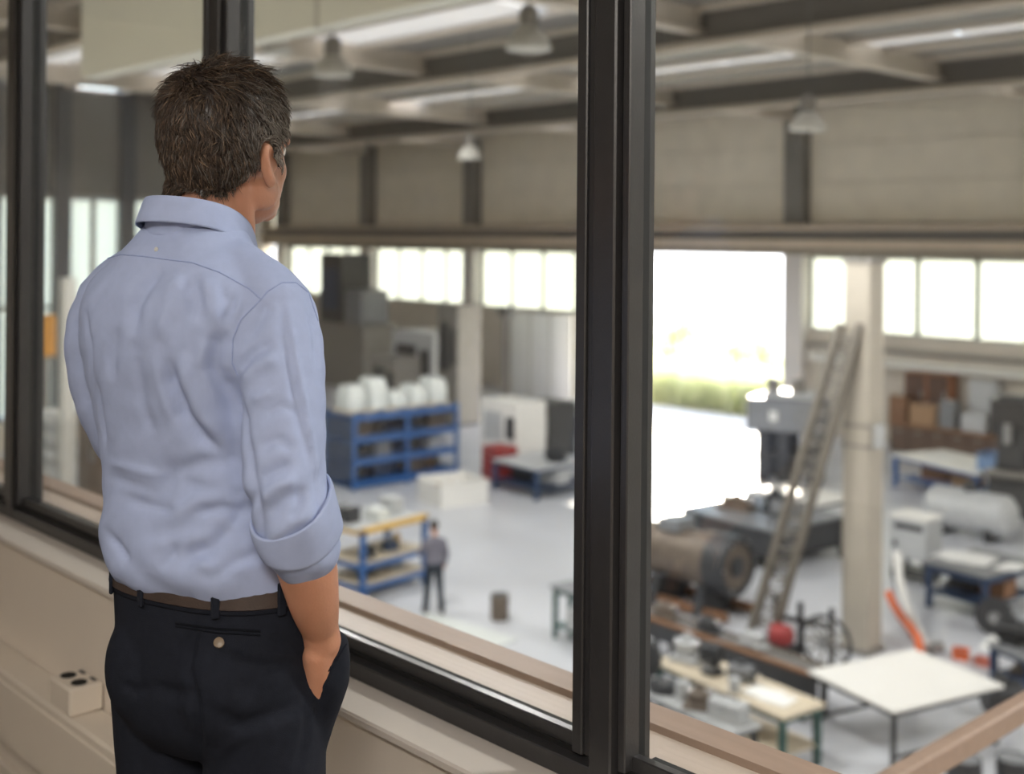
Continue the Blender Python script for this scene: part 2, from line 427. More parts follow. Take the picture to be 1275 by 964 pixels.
_t.links.new(_a.outputs['Color'], _b.inputs['Base Color']); _b.inputs['Roughness'].default_value = .42; _b.inputs['Specular IOR Level'].default_value = .5

def ell_ring(a, yf, yb, yc, z, n=48, p=2.3, xc=0.0, tilt=0.0):
    r = []
    for k in range(n):
        t = 2 * PI * k / n; c, s_ = math.cos(t), math.sin(t)
        x = a * math.copysign(abs(c) ** (2 / p), c); y = (yf if s_ > 0 else yb) * math.copysign(abs(s_) ** (2 / p), s_)
        r.append((xc + x, yc + y, z + tilt * y))
    return r
def limb(mb, pts, n=20):          # pts: (x, y, z, radius)  smooth chain with rounded ends
    P = [Vector(p[:3]) for p in pts]; R = [p[3] for p in pts]
    out, rr = [], []
    m = len(P)
    for i in range(m - 1):
        p0, p1, p2, p3 = P[max(i - 1, 0)], P[i], P[i + 1], P[min(i + 2, m - 1)]
        for k in range(4):
            t = k / 4
            out.append(.5 * (2 * p1 + (p2 - p0) * t + (2 * p0 - 5 * p1 + 4 * p2 - p3) * t * t + (3 * p1 - p0 - 3 * p2 + p3) * t ** 3))
            rr.append(R[i] * (1 - t) + R[i + 1] * t)
    out.append(P[-1]); rr.append(R[-1])
    d0, d1 = (out[0] - out[1]).normalized(), (out[-1] - out[-2]).normalized()
    out = [out[0] + d0 * rr[0] * .8, out[0] + d0 * rr[0] * .5] + out + [out[-1] + d1 * rr[-1] * .5, out[-1] + d1 * rr[-1] * .8]
    rr = [rr[0] * .35, rr[0] * .8] + rr + [rr[-1] * .8, rr[-1] * .35]
    return mb.tube(out, rr, n)
def blob(mb, c, r, M=None, n=20):
    M = (M or Matrix()).to_4x4()
    T = Matrix.Translation(c) @ M @ Matrix.Diagonal((*r, 1))
    return mb.lathe([(max(math.sin(PI * k / 12), .001), -math.cos(PI * k / 12)) for k in range(13)], n=n, M=T)
def remesh(mb, voxel, it=4, fac=.5):
    o = mb.build('tmp', None, None, None)
    m = o.modifiers.new('r', 'REMESH'); m.mode = 'VOXEL'; m.voxel_size = voxel
    s = o.modifiers.new('s', 'SMOOTH'); s.iterations = it; s.factor = fac
    dg = bpy.context.evaluated_depsgraph_get(); dg.update()
    me = bpy.data.meshes.new_from_object(o.evaluated_get(dg))
    old = o.data; bpy.data.objects.remove(o); bpy.data.meshes.remove(old)
    me.polygons.foreach_set('use_smooth', [True] * len(me.polygons))
    return me
def put(me, name, m, parent):
    me.name = name; me.materials.clear(); me.materials.append(m)
    o = bpy.data.objects.new(name, me); C.objects.link(o); o.parent = parent; return o
def verts_np(me):
    a = np.empty(len(me.vertices) * 3); me.vertices.foreach_get('co', a); return a.reshape(-1, 3)
def normals_np(me):
    a = np.empty(len(me.vertices) * 3); me.vertex_normals.foreach_get('vector', a); return a.reshape(-1, 3)
def set_np(me, a): me.vertices.foreach_set('co', a.ravel()); me.update()
def dist_poly(V, P):
    best = np.full(len(V), 9.0); tt = np.zeros(len(V)); n = len(P) - 1
    for i in range(n):
        a, b = np.array(P[i]), np.array(P[i + 1]); ab = b - a
        t = np.clip(((V - a) @ ab) / max(ab @ ab, 1e-9), 0, 1)
        d = np.linalg.norm(V - (a + t[:, None] * ab), axis=1)
        m = d < best; best[m] = d[m]; tt[m] = (i + t[m]) / n
    return best, tt

MAN_R = math.radians(47.04 - 30)
_r = Vector((math.cos(YAW), math.sin(YAW), 0)); _f = Vector((-math.sin(YAW), math.cos(YAW), 0))
man = thing('person', 'man in light blue shirt and navy trousers, back turned, hand in pocket, at the window', 'person',
            _r * -.445 + _f * 1.76, MAN_R)
MAN_W = Matrix.Translation(man.location) @ Matrix.Rotation(MAN_R, 4, 'Z')
MAN_I = MAN_W.inverted()
def bvh_of(me): return BVHTree.FromPolygons([v.co.copy() for v in me.vertices], [tuple(p.vertices) for p in me.polygons])
def on_body(bv, pts, lift=0.0, step=6):      # a run of marks on the cloth, found from where the photograph shows them
    out = []
    o = MAN_I @ Vector((0, 0, EYE))
    for i in range(len(pts) - 1):
        for k in range(step):
            t = k / step; u = pts[i][0] * (1 - t) + pts[i + 1][0] * t; v = pts[i][1] * (1 - t) + pts[i + 1][1] * t
            h = bv.ray_cast(o, (MAN_I.to_3x3() @ ray(u, v)).normalized(), 4)
            if h[0] is not None: out.append(h[0] + h[1] * lift)
    h = bv.ray_cast(o, (MAN_I.to_3x3() @ ray(*pts[-1])).normalized(), 4)
    if h[0] is not None: out.append(h[0] + h[1] * lift)
    return out

def smooth_rings(T, step=.008):      # section tables interpolated smoothly in z
    T = sorted(T); z = np.array([q[0] for q in T]); out = []
    m_ = []
    for i in range(len(T)):
        a, b = max(i - 1, 0), min(i + 1, len(T) - 1); m_.append((np.array(T[b]) - np.array(T[a])) / (T[b][0] - T[a][0]))
    for i in range(len(T) - 1):
        h = z[i + 1] - z[i]; n = max(1, int(round(h / step)))
        for k in range(n):
            t = k / n; p0, p1 = np.array(T[i]), np.array(T[i + 1])
            q = (2 * t ** 3 - 3 * t * t + 1) * p0 + (t ** 3 - 2 * t * t + t) * h * m_[i] + (3 * t * t - 2 * t ** 3) * p1 + (t ** 3 - t * t) * h * m_[i + 1]
            out.append(tuple(q))
    return out + [tuple(T[-1])]
# --- shapes shared by body and clothes
HX_, HY = .014, .032                                    # head centre, forward of the shoulders
TORSO = [  # z, half width, front, back, centre y, centre x
    (1.056, .160, .120, .108, .022, .008), (1.078, .171, .129, .124, .018, .006), (1.100, .176, .132, .130, .014, .004), (1.15, .172, .130, .118, .008, .002),
    (1.22, .168, .128, .108, .000, 0), (1.30, .174, .128, .112, -.010, 0), (1.38, .182, .126, .122, -.020, 0), (1.44, .182, .112, .122, -.026, 0),
    (1.485, .168, .092, .112, -.028, 0), (1.520, .128, .074, .096, -.028, 0), (1.550, .092, .060, .080, -.026, 0), (1.580, .066, .055, .064, -.020, 0)]
ARM_R = [(.150, -.030, 1.452), (.176, -.042, 1.40), (.198, -.060, 1.31), (.213, -.072, 1.235), (.222, -.064, 1.190), (.218, -.040, 1.138)]
ARM_L = [(-.150, -.030, 1.452), (-.176, -.030, 1.40), (-.184, -.008, 1.31), (-.180, .030, 1.235), (-.168, .062, 1.18), (-.158, .100, 1.11)]
SL_RAD = [.062, .061, .057, .055, .055, .051]
# --- shirt
mb = MB()
rings = []
for q in smooth_rings(TORSO):
    r = ell_ring(q[1], q[2], q[3], q[4], q[0], p=2.3, xc=q[5])
    drop = max(0, min(1, (1.13 - q[0]) / .06))
    rings.append([(x, y, z - drop * (.001 + .012 * max(0, min(1, (x * .9 - y * .3 + .06) / .18)) + .003 * math.sin(x * 40 + y * 25))) for x, y, z in r])
mb.loft(rings)
for A in (ARM_R, ARM_L): limb(mb, [(*p, r) for p, r in zip(A, SL_RAD)])
for sx in (1, -1): limb(mb, [(sx * .07, -.03, 1.525, .035), (sx * .125, -.032, 1.490, .048), (sx * .158, -.034, 1.455, .058)])
sh = remesh(mb, .0048, 8)
bv = bvh_of(sh)
V = verts_np(sh); N = normals_np(sh)
folds = [  # photo points, half width, depth (minus is a groove)
    ([(203, 330), (182, 356), (168, 381), (163, 425)], .012, -.007), ([(228, 338), (214, 362), (205, 400), (200, 430)], .014, .005),
    ([(238, 340), (247, 368), (250, 410)], .009, -.004), ([(262, 345), (268, 372), (268, 405)], .008, .003), ([(275, 350), (280, 380), (276, 402)], .007, -.003),
    ([(207, 438), (214, 477), (228, 515), (252, 549), (285, 572)], .011, -.009), ([(222, 434), (236, 480), (254, 520), (276, 545)], .014, .006),
    ([(288, 408), (272, 430), (266, 460), (283, 494), (300, 540)], .014, -.010), ([(278, 470), (300, 520)], .012, -.009), ([(297, 474), (305, 540), (319, 620), (331, 700)], .009, -.0055), ([(284, 470), (290, 540), (300, 610)], .014, -.006), ([(258, 420), (254, 450), (266, 490)], .010, .005),
    ([(184, 640), (214, 590), (252, 577), (304, 580)], .013, -.006), ([(200, 655), (250, 620), (310, 610)], .014, .005), ([(215, 600), (265, 612), (315, 618)], .010, -.004),
    ([(118, 573), (163, 583), (204, 594)], .006, .003), ([(120, 590), (160, 602), (195, 612)], .008, -.003), ([(130, 660), (150, 688), (160, 700)], .008, -.005),
    ([(215, 705), (262, 682), (290, 655)], .010, -.005), ([(262, 718), (300, 698), (335, 684)], .010, -.005), ([(180, 680), (230, 672), (280, 668)], .012, .005),
    ([(285, 658), (305, 632), (320, 614)], .009, -.005), ([(145, 400), (138, 440), (140, 480)], .012, -.004), ([(105, 380), (112, 430), (118, 520)], .008, -.003),
    ([(228, 345), (238, 372), (236, 405)], .006, -.004), ([(253, 345), (258, 368), (260, 395)], .006, .003), ([(290, 362), (288, 385), (280, 404)], .006, -.004), ([(300, 372), (296, 386), (288, 400)], .004, .003),
    ([(120, 470), (126, 520), (132, 560)], .008, -.004), ([(170, 440), (176, 500), (190, 545)], .012, -.004), ([(190, 430), (200, 480), (216, 530)], .010, .003), ([(150, 620), (190, 632), (230, 640)], .008, -.004),
    ([(108, 590), (122, 606), (128, 628)], .007, -.004), ([(240, 640), (275, 632), (312, 640)], .008, -.005), ([(230, 695), (275, 708), (320, 706)], .009, .004), ([(196, 712), (215, 690), (220, 672)], .007, -.004),
    ([(322, 520), (350, 506), (372, 512)], .007, -.003), ([(312, 500), (340, 488)], .006, .003), ([(380, 600), (372, 630), (360, 650)], .006, -.004), ([(354, 356), (368, 443), (382, 522), (396, 587), (401, 642)], .0045, .0035), ([(346, 360), (360, 443), (374, 522), (388, 590)], .008, -.0025),
    ([(296, 462), (314, 440), (344, 424)], .009, -.006), ([(300, 480), (318, 458), (350, 444)], .010, .005), ([(317, 558), (345, 548), (368, 560)], .008, -.004),
    ([(318, 600), (340, 588), (366, 576)], .009, -.005), ([(320, 624), (345, 604), (374, 596)], .010, .005), ([(326, 648), (352, 622), (384, 612)], .009, -.005),
    ([(334, 672), (364, 650), (396, 640)], .009, .004), ([(408, 560), (396, 600), (400, 650)], .008, -.004), ([(386, 372), (394, 420), (396, 470)], .007, -.004), ([(335, 372), (322, 400), (304, 430)], .008, -.005)]
for px, wd, dp in folds:
    P = on_body(bv, px)
    if len(P) < 2: continue
    d, t = dist_poly(V, P)
    k = np.exp(-(d / wd) ** 2) * np.clip(np.sin(np.clip(t, .04, .96) * PI) * 1.5, 0, 1)
    V += N * (dp * 1.3 * k)[:, None]
# soft unevenness of loose cloth everywhere, stronger at the waist
low = np.clip((1.24 - V[:, 2]) / .16, 0, 1)
V += N * ((np.sin(V[:, 2] * 75 + np.sin(V[:, 0] * 22) * 2.2 + V[:, 1] * 14) * .0030 * low + np.sin(V[:, 0] * 55 + V[:, 2] * 18 + np.sin(V[:, 2] * 30)) * .0007 + np.sin(V[:, 2] * 120 - V[:, 0] * 60 + np.sin(V[:, 0] * 40) * 2) * .0006)[:, None])
set_np(sh, V)
shirt = put(sh, 'shirt', M_shirt, man)
bv = bvh_of(sh)
# seams run along the cloth
for px, r in (([(131, 323), (151, 317), (176, 319), (207, 323), (239, 327), (273, 339), (311, 360), (325, 373)], .0011),
              ([(325, 373), (300, 398), (290, 422), (289, 452), (296, 468)], .0012), ([(325, 373), (333, 363), (351, 352), (368, 352), (384, 364), (396, 400)], .0012)):
    P = on_body(bv, px, .0002)
    MB().tube(P, r, 6).build('seam', M_seam, shirt)
P = on_body(bv, [(195, 311), (196, 312)], .001)
MB().lathe([(.0001, -.001), (.003, -.001), (.0034, .0006), (.0022, .0016), (.0001, .0016)], n=10, M=Matrix.Translation(P[0]) @ Matrix.Rotation(PI / 2.4, 4, 'X')).build('locker_loop', mat('pale_thread', srgb(190, 190, 186), .7), shirt)
# collar: stand and fold turned down round the neck
def collar_ring(rad, lift, k=1.0):
    r = []
    for i in range(49):
        t = PI / 2 + .34 + (2 * PI - .68) * i / 48           # open at the throat
        y = math.sin(t); x = math.cos(t)
        yy = -.020 + (rad + .006) * y * 1.06
        f = (y + 1) / 2
        r.append(Vector((rad * x, yy + .016 * f * f, 1.616 - .024 * f - .050 * f ** 3 + lift * (1 + .9 * f ** 2))))
    return r
def strip(rs, th):
    mb = MB(); n = len(rs[0]); vs = [p for r in rs for p in r]
    fs = [(i * n + k, i * n + k + 1, (i + 1) * n + k + 1, (i + 1) * n + k) for i in range(len(rs) - 1) for k in range(n - 1)]
    mb.add(vs, fs); me = mb.mesh('collar', 60)
    return me
cm = strip([collar_ring(.067, -.060), collar_ring(.0660, -.018), collar_ring(.0655, -.004), collar_ring(.0670, .0005), collar_ring(.069, -.003), collar_ring(.0735, -.018), collar_ring(.0805, -.0365), collar_ring(.0800, -.0375), collar_ring(.0765, -.030)], .001)
co = put(cm, 'collar', M_shirt, shirt)
so = co.modifiers.new('thick', 'SOLIDIFY'); so.thickness = .0022; so.offset = 0
ss = co.modifiers.new('soft', 'SUBSURF'); ss.levels = ss.render_levels = 1
# rolled cuffs
def cuff(A, sx):
    a, b = Vector(A[4]), Vector(A[5]); d = (b - a).normalized()
    c0 = a.lerp(b, .06); rings = []
    side = Vector((0, -1, 0)); side = (side - d * side.dot(d)).normalized(); o2 = d.cross(side)
    prof = [(-.024, .0555), (-.024, .0600), (-.010, .0605), (.015, .0600), (.034, .0590), (.038, .0570), (.036, .0540), (.010, .052), (-.020, .0525)]
    for s_, rad in prof:
        ring = []
        for k in range(40):
            t = 2 * PI * k / 40
            w_ = s_ - (.016 * math.sin(t - 1.9) if s_ < .01 else .004 * math.sin(t * 2))  # the turned edge runs aslant
            wob = 1 + .022 * math.sin(3 * t + s_ * 60) + .012 * math.sin(5 * t + 1)
            ring.append(c0 + d * w_ + (side * math.cos(t) * 1.02 + o2 * math.sin(t) * .96) * rad * wob)
        rings.append(ring)
    n = 40
    vs = [p for r in rings for p in r]
    m = len(rings)
    fs = [(i * n + k, i * n + (k + 1) % n, ((i + 1) % m) * n + (k + 1) % n, ((i + 1) % m) * n + k) for i in range(m) for k in range(n)]
    o = MB().add(vs, fs).build('cuff', M_shirt, shirt, 70)
    ss = o.modifiers.new('soft', 'SUBSURF'); ss.levels = ss.render_levels = 1
cuff(ARM_R, 1); cuff(ARM_L, -1)

# --- trousers
mb = MB()
HIPS = [(1.083, .163, .118, .112, .022, .008), (1.06, .166, .122, .116, .022, .008), (1.0, .164, .126, .122, .024, .012), (.95, .160, .124, .126, .026, .014), (.90, .156, .120, .126, .026, .014), (.86, .152, .112, .118, .028, .012), (.82, .150, .09, .09, .03, .006)]
rings = []
for q in smooth_rings(HIPS): rings.append(ell_ring(q[1], q[2], q[3], q[4], q[0], p=2.4, xc=q[5]))
mb.loft(rings)
for sx in (1, -1):
    xo = .006
    limb(mb, [(xo + sx * .086, .018, .90, .092), (xo + sx * .089, .026, .80, .088), (xo + sx * .093, .034, .66, .080), (xo + sx * .096, .040, .50, .070), (xo + sx * .098, .024, .32, .068), (xo + sx * .100, .010, .12, .064), (xo + sx * .100, .012, .075, .064)], 28)
    blob(mb, (xo + sx * .068 + .004, -.046, .935), (.070, .062, .090))                # seat
    if sx > 0: limb(mb, [(.186, .064, .978, .025), (.174, .062, .93, .037), (.150, .064, .87, .036), (.122, .060, .80, .040)])   # hand inside the pocket
    else: limb(mb, [(-.146, .056, 1.0, .026), (-.132, .066, .93, .034), (-.118, .068, .87, .034)])
tm = remesh(mb, .0055, 6)
V = verts_np(tm); N = normals_np(tm); tb = bvh_of(tm)
for px, wd, dp in (([(246, 760), (232, 830), (244, 890), (250, 960)], .008, -.009), ([(190, 855), (216, 864), (246, 866)], .010, -.007), ([(254, 880), (300, 904), (340, 892), (385, 872)], .011, -.008),
                   ([(274, 818), (320, 830), (388, 828)], .009, -.005), ([(330, 790), (370, 812), (398, 836)], .010, -.006), ([(262, 960), (285, 925), (330, 905)], .010, .004),
                   ([(152, 850), (166, 862), (190, 858)], .008, -.005), ([(385, 860), (380, 920), (370, 962)], .010, -.005), ([(400, 850), (396, 900)], .008, -.004)):
    P = on_body(tb, px)
    if len(P) < 2: continue
    d, t = dist_poly(V, P)
    V += N * (dp * np.exp(-(d / wd) ** 2) * np.clip(np.sin(np.clip(t, .06, .94) * PI) * 1.6, 0, 1))[:, None]
for z0 in (.52, .47, .43, .16, .12):                                          # breaks at the knee and over the shoe
    V += N * (np.exp(-((V[:, 2] - z0 - .012 * np.sin(V[:, 0] * 30)) / .012) ** 2) * .004)[:, None]
set_np(tm, V)
trousers = put(tm, 'trousers', M_trouser, man)
tb = bvh_of(tm)
wb = [ell_ring(.1645, .1195, .1135, .022, z, xc=.008, p=2.4) for z in (1.046, 1.050)]
mb = MB(); mb.loft([ell_ring(.1685, .1245, .1185, .022, 1.044, xc=.008, p=2.4), ell_ring(.170, .126, .120, .022, 1.046, xc=.008, p=2.4), ell_ring(.1675, .1235, .1175, .022, 1.0825, xc=.008, p=2.4), ell_ring(.162, .118, .112, .022, 1.0835, xc=.008, p=2.4)])
mb.build('waistband', M_trouser, trousers, 60)
belt = MB().loft([ell_ring(.1690, .1250, .1190, .022, 1.0505, xc=.008, p=2.4), ell_ring(.1722, .1282, .1222, .022, 1.0525, xc=.008, p=2.4), ell_ring(.1700, .1260, .1200, .022, 1.0795, xc=.008, p=2.4), ell_ring(.166, .122, .116, .022, 1.081, xc=.008, p=2.4)]).build('belt', M_belt, man, 50)
for ang in (205, 232, 262, 300, 340, 20, 60, 120, 160):
    t = math.radians(ang); c, s_ = math.cos(t), math.sin(t)
    x = .008 + .1715 * math.copysign(abs(c) ** (2 / 2.4), c); y = .022 + (.1275 if s_ > 0 else .1215) * math.copysign(abs(s_) ** (2 / 2.4), s_)
    MB().box((x, y, 1.063), (.013, .006, .046), math.atan2(y - .022, x - .008) + PI / 2, .002).build('belt_loop', M_trouser, trousers)
P = on_body(tb, [(219, 776), (270, 783), (324, 786)], .0006); MB().tube(P, .0016, 6).build('pocket_welt', M_tseam, trousers)
P = on_body(tb, [(219, 780), (270, 788), (324, 791)], .0006); MB().tube(P, .0012, 6).build('pocket_welt', M_tseam, trousers)
P = on_body(tb, [(273, 800), (274, 800)], .0008)
bd = (MAN_I.to_3x3() @ -ray(273, 800)).normalized()
MB().lathe([(.0001, -.001), (.0068, -.001), (.0075, .0008), (.0066, .0022), (.005, .0016), (.0001, .0014)], n=18, M=Matrix.Translation(P[0]) @ bd.to_track_quat('Z', 'Y').to_matrix().to_4x4()).build('button', M_button, trousers)
for px in ([(388, 792), (394, 815), (405, 839)], [(405, 839), (420, 822), (431, 803)]):
    P = on_body(tb, px, .0008)
    if len(P) > 2: MB().tube(P, .002, 6).build('pocket_edge', M_trouser, trousers)

# --- body: one continuous surface from crown to feet, with ears, face and hands
HEAD_T = Matrix.Translation((HX_, HY, 0)) @ Matrix.Rotation(math.radians(-2), 4, 'Z')
HEAD_I = HEAD_T.inverted()
hm = MB()
def hb(c, r, M=None, n=20): blob(hm, c, r, M, n)
hb((0, -.014, 1.712), (.0755, .094, .094), n=32)
hb((0, -.035, 1.690), (.060, .068, .078), n=28)
hb((0, .042, 1.662), (.053, .048, .086), n=28)
hb((0, .036, 1.612), (.045, .052, .032)); hb((0, .072, 1.601), (.022, .018, .019))
for sx in (1, -1):
    hb((sx * .030, .054, 1.658), (.022, .025, .028)); hb((sx * .045, .018, 1.624), (.017, .034, .026))
    E = Matrix.Rotation(sx * .35, 3, 'Z') @ Matrix.Rotation(.18, 3, 'X')
    hb((sx * .0775, -.004, 1.664), (.0075, .019, .031), E, 16)
    pts = []
    for k in range(13):
        a = math.radians(-70 + 270 * k / 12)
        pts.append(Vector((sx * .0775, -.004, 1.664)) + E @ Vector((sx * .006, -.017 * math.sin(a) if False else -.0165 * math.cos(a - .6), .0285 * math.sin(a))))
    hm.tube(pts, .0042, 8)
    hb((sx * .0760, .004, 1.640), (.007, .010, .011))
hm.tube([(0, .086, 1.700), (0, .095, 1.684), (0, .103, 1.666)], [.008, .010, .012], 12)
for sx in (1, -1): hb((sx * .010, .093, 1.661), (.009, .010, .007))
hm.tube([(-.044, .070, 1.704), (-.022, .086, 1.707), (0, .088, 1.703), (.022, .086, 1.707), (.044, .070, 1.704)], .009, 10)
hm.tube([(-.022, .082, 1.630), (0, .091, 1.632), (.022, .082, 1.630)], .006, 8); hm.tube([(-.018, .082, 1.622), (0, .090, 1.620), (.018, .082, 1.622)], .0065, 8)
hm.v = [tuple(HEAD_T @ Vector(v)) for v in hm.v]
bm_ = MB(); bm_.v, bm_.f = hm.v, hm.f
limb(bm_, [(0, -.030, 1.48, .062), (0, -.020, 1.55, .055), (0, -.004, 1.60, .052), (0, .010, 1.66, .052)], 28)
for sx in (1, -1): limb(bm_, [(sx * .020, .045, 1.50, .016), (sx * .040, .035, 1.56, .016), (sx * .056, .012, 1.63, .014)])
rings = []
for q in TORSO: rings.append(ell_ring(q[1] - .030, q[2] - .026, q[3] - .028, q[4], q[0], p=2.35, xc=q[5]))
bm_.loft([ell_ring(.15, .10, .11, .024, .86, xc=.006), ell_ring(.155, .105, .118, .024, .95, xc=.006)] + rings)
for sx in (1, -1):
    limb(bm_, [(.006 + sx * .086, .02, .90, .076), (.006 + sx * .092, .034, .66, .064), (.006 + sx * .096, .038, .50, .052), (.006 + sx * .098, .018, .34, .052), (.006 + sx * .10, .008, .10, .036), (.006 + sx * .10, .02, .05, .036)])
    limb(bm_, [(.006 + sx * .10, .0, .045, .032), (.006 + sx * .108, .09, .035, .034), (.006 + sx * .112, .15, .030, .026)])
    A = ARM_R if sx > 0 else ARM_L
    fore = [(.214, -.028, 1.115, .041), (.203, .002, 1.055, .0345), (.190, .030, 1.012, .0265), (.186, .042, .985, .027)] if sx > 0 else [(-.160, .096, 1.115, .044), (-.164, .092, 1.055, .038), (-.176, .066, 1.012, .031), (-.184, .046, .985, .029)]
    limb(bm_, [(*A[0], .042), (*A[1], .041), (*A[2], .038), (*A[3], .038), (*A[4], .041)] + fore, 24)
    limb(bm_, [(sx * .182, .050, .975, .024), (sx * .177, .058, .945, .025), (sx * .170, .064, .905, .022)])      # palm
    limb(bm_, [(sx * .184, .034, .975, .022), (sx * .178, .042, .945, .022), (sx * .170, .050, .905, .019)])
    for k, (dy, L) in enumerate(((.084, .050), (.070, .060), (.055, .058), (.041, .044))):                       # fingers, curled in the pocket
        bx = sx * .166
        limb(bm_, [(bx, dy, .905, .0092), (bx - sx * .004, dy + .004, .905 - L * .45, .0088), (bx - sx * .014, dy + .006, .905 - L * .8, .0080), (bx - sx * .024, dy + .006, .905 - L, .0074)], 10)
    limb(bm_, [(sx * .172, .078, .955, .0125), (sx * .160, .098, .925, .011), (sx * .152, .104, .895, .0095)], 10)   # thumb
me = remesh(bm_, .0036, 5)
body = put(me, 'body', M_skin, man)
for sx in (1, -1):
    p = HEAD_T @ Vector((sx * .027, .0725, 1.690))
    ey = MB().lathe([(.0115 * max(math.sin(PI * k / 10), .01), -.0115 * math.cos(PI * k / 10)) for k in range(11)], p, 14).build('eye', M_eye, man)
    fd = HEAD_T.to_3x3() @ Vector((sx * .12, 1, 0)); MB().lathe([(.0001, .0112), (.0030, .0110), (.0056, .0100), (.0056, .0092), (.0001, .0092)], n=14, M=Matrix.Translation(p) @ fd.to_track_quat('Z', 'Y').to_matrix().to_4x4()).build('iris', mat('dark_iris', srgb(70, 52, 40), .2), ey)
for sx in (1, -1): MB().tube([HEAD_T @ Vector(p) for p in ((sx * .012, .091, 1.708), (sx * .028, .088, 1.713), (sx * .044, .075, 1.707))], [.0035, .004, .002], 8).build('eyebrow', mat('dark_brow', srgb(58, 46, 38), .8), man)
# shoes
for sx in (1, -1):
    x = .006 + sx * .10
    mb = MB()
    limb(mb, [(x, -.045, .045, .040), (x + sx * .004, .04, .045, .043), (x + sx * .010, .12, .040, .042), (x + sx * .012, .185, .036, .030)]); limb(mb, [(x, -.01, .06, .044), (x, .0, .10, .044)])
    m2 = remesh(mb, .006, 5); a = verts_np(m2); a[:, 2] = np.maximum(a[:, 2], .012); set_np(m2, a)
    so = put(m2, 'shoe', M_shoe, man)
    MB().prism([(x - .040, -.080), (x + .040, -.080), (x + sx * .006 + .047, .1), (x + sx * .012 + .032, .212), (x + sx * .012 - .032, .212), (x + sx * .004 - .045, .1)], .0, .013, 'z').build('sole', M_gasket, so)

# --- hair
rnd = random.Random(3)
hv = bvh_of(me)
def hair_line(q):                 # q in head frame, origin at the head axis: True where hair grows
    x, y, z = q.x, q.y, q.z
    jit = .004 * math.sin(x * 160) + .003 * math.sin(y * 210 + x * 90)
    if y < -.030: return z > 1.618 + jit + max(0, (y + .06)) * .4
    if y < -.004: return z > 1.640 + (y + .030) * 2.2 + jit and not (abs(x) > .079 and z < 1.694)
    if y < .022: return z > 1.666 + jit
    if y < .052: return z > 1.700 + (y - .022) * .5 + jit
    return z > 1.748 + (y - .052) * .2 + jit - abs(x) * .3
mcap = MB(); idx = {}; faces = []; area = []
cent = []
vlist = [v.co.copy() for v in me.vertices]
vn = [v.normal.copy() for v in me.vertices]
for p in me.polygons:
    c = p.center
    if c.z < 1.6: continue
    q = HEAD_I @ c
    if hair_line(q): faces.append(p.index); area.append(p.area)
capv = {}
cv, cf = [], []
for fi in faces:
    ids = []
    for vi in me.polygons[fi].vertices:
        if vi not in capv:
            capv[vi] = len(cv)
            q = HEAD_I @ vlist[vi]
            th = .0050 + .0065 * max(0, min(1, (q.z - 1.70) / .09))
            nz = noise.noise(vlist[vi] * 60) * .0025
            cv.append(vlist[vi] + vn[vi] * (th + nz))
        ids.append(capv[vi])
    cf.append(ids)
def tone(q, r):
    side = max(0, min(1, (abs(q.x) - .035) / .035)) * max(0, min(1, (q.y + .065) / .06))
    front = max(0, min(1, (q.y - .02) / .05)) * .5
    g = min(1, .9 * side + front) * max(0, min(1, 1 - (q.z - 1.76) / .06 * .5))
    dark = Vector(srgb(44, 35, 29)); mid = Vector(srgb(98, 78, 62)); grey = Vector(srgb(172, 165, 156)); light = Vector(srgb(150, 126, 102))
    if r < .05 + .85 * g: return dark.lerp(grey, .30 + .65 * r / .9)
    r2 = (r * 7.31) % 1
    if r2 > .90: return mid.lerp(light, (r * 13.7) % 1)
    return dark.lerp(mid, r2 ** 1.6)
def paint(me_, cols):
    a = me_.attributes.new('tone', 'FLOAT_COLOR', 'POINT'); a.data.foreach_set('color', np.array(cols, dtype=np.float32).ravel())
cm_ = bpy.data.meshes.new('scalp_hair'); cm_.from_pydata(cv, [], cf)
cm_.polygons.foreach_set('use_smooth', [True] * len(cm_.polygons))
paint(cm_, [(*srgb(40, 30, 25), 1)] * len(cv))
hair = put(cm_, 'hair', M_hair, man)
cum = np.cumsum(area); NS = 12000
sv, sf, scol = [], [], []
K = HEAD_T @ Vector((-.012, -.048, 1.806))
fwd = HEAD_T.to_3x3() @ Vector((0, 1, 0))
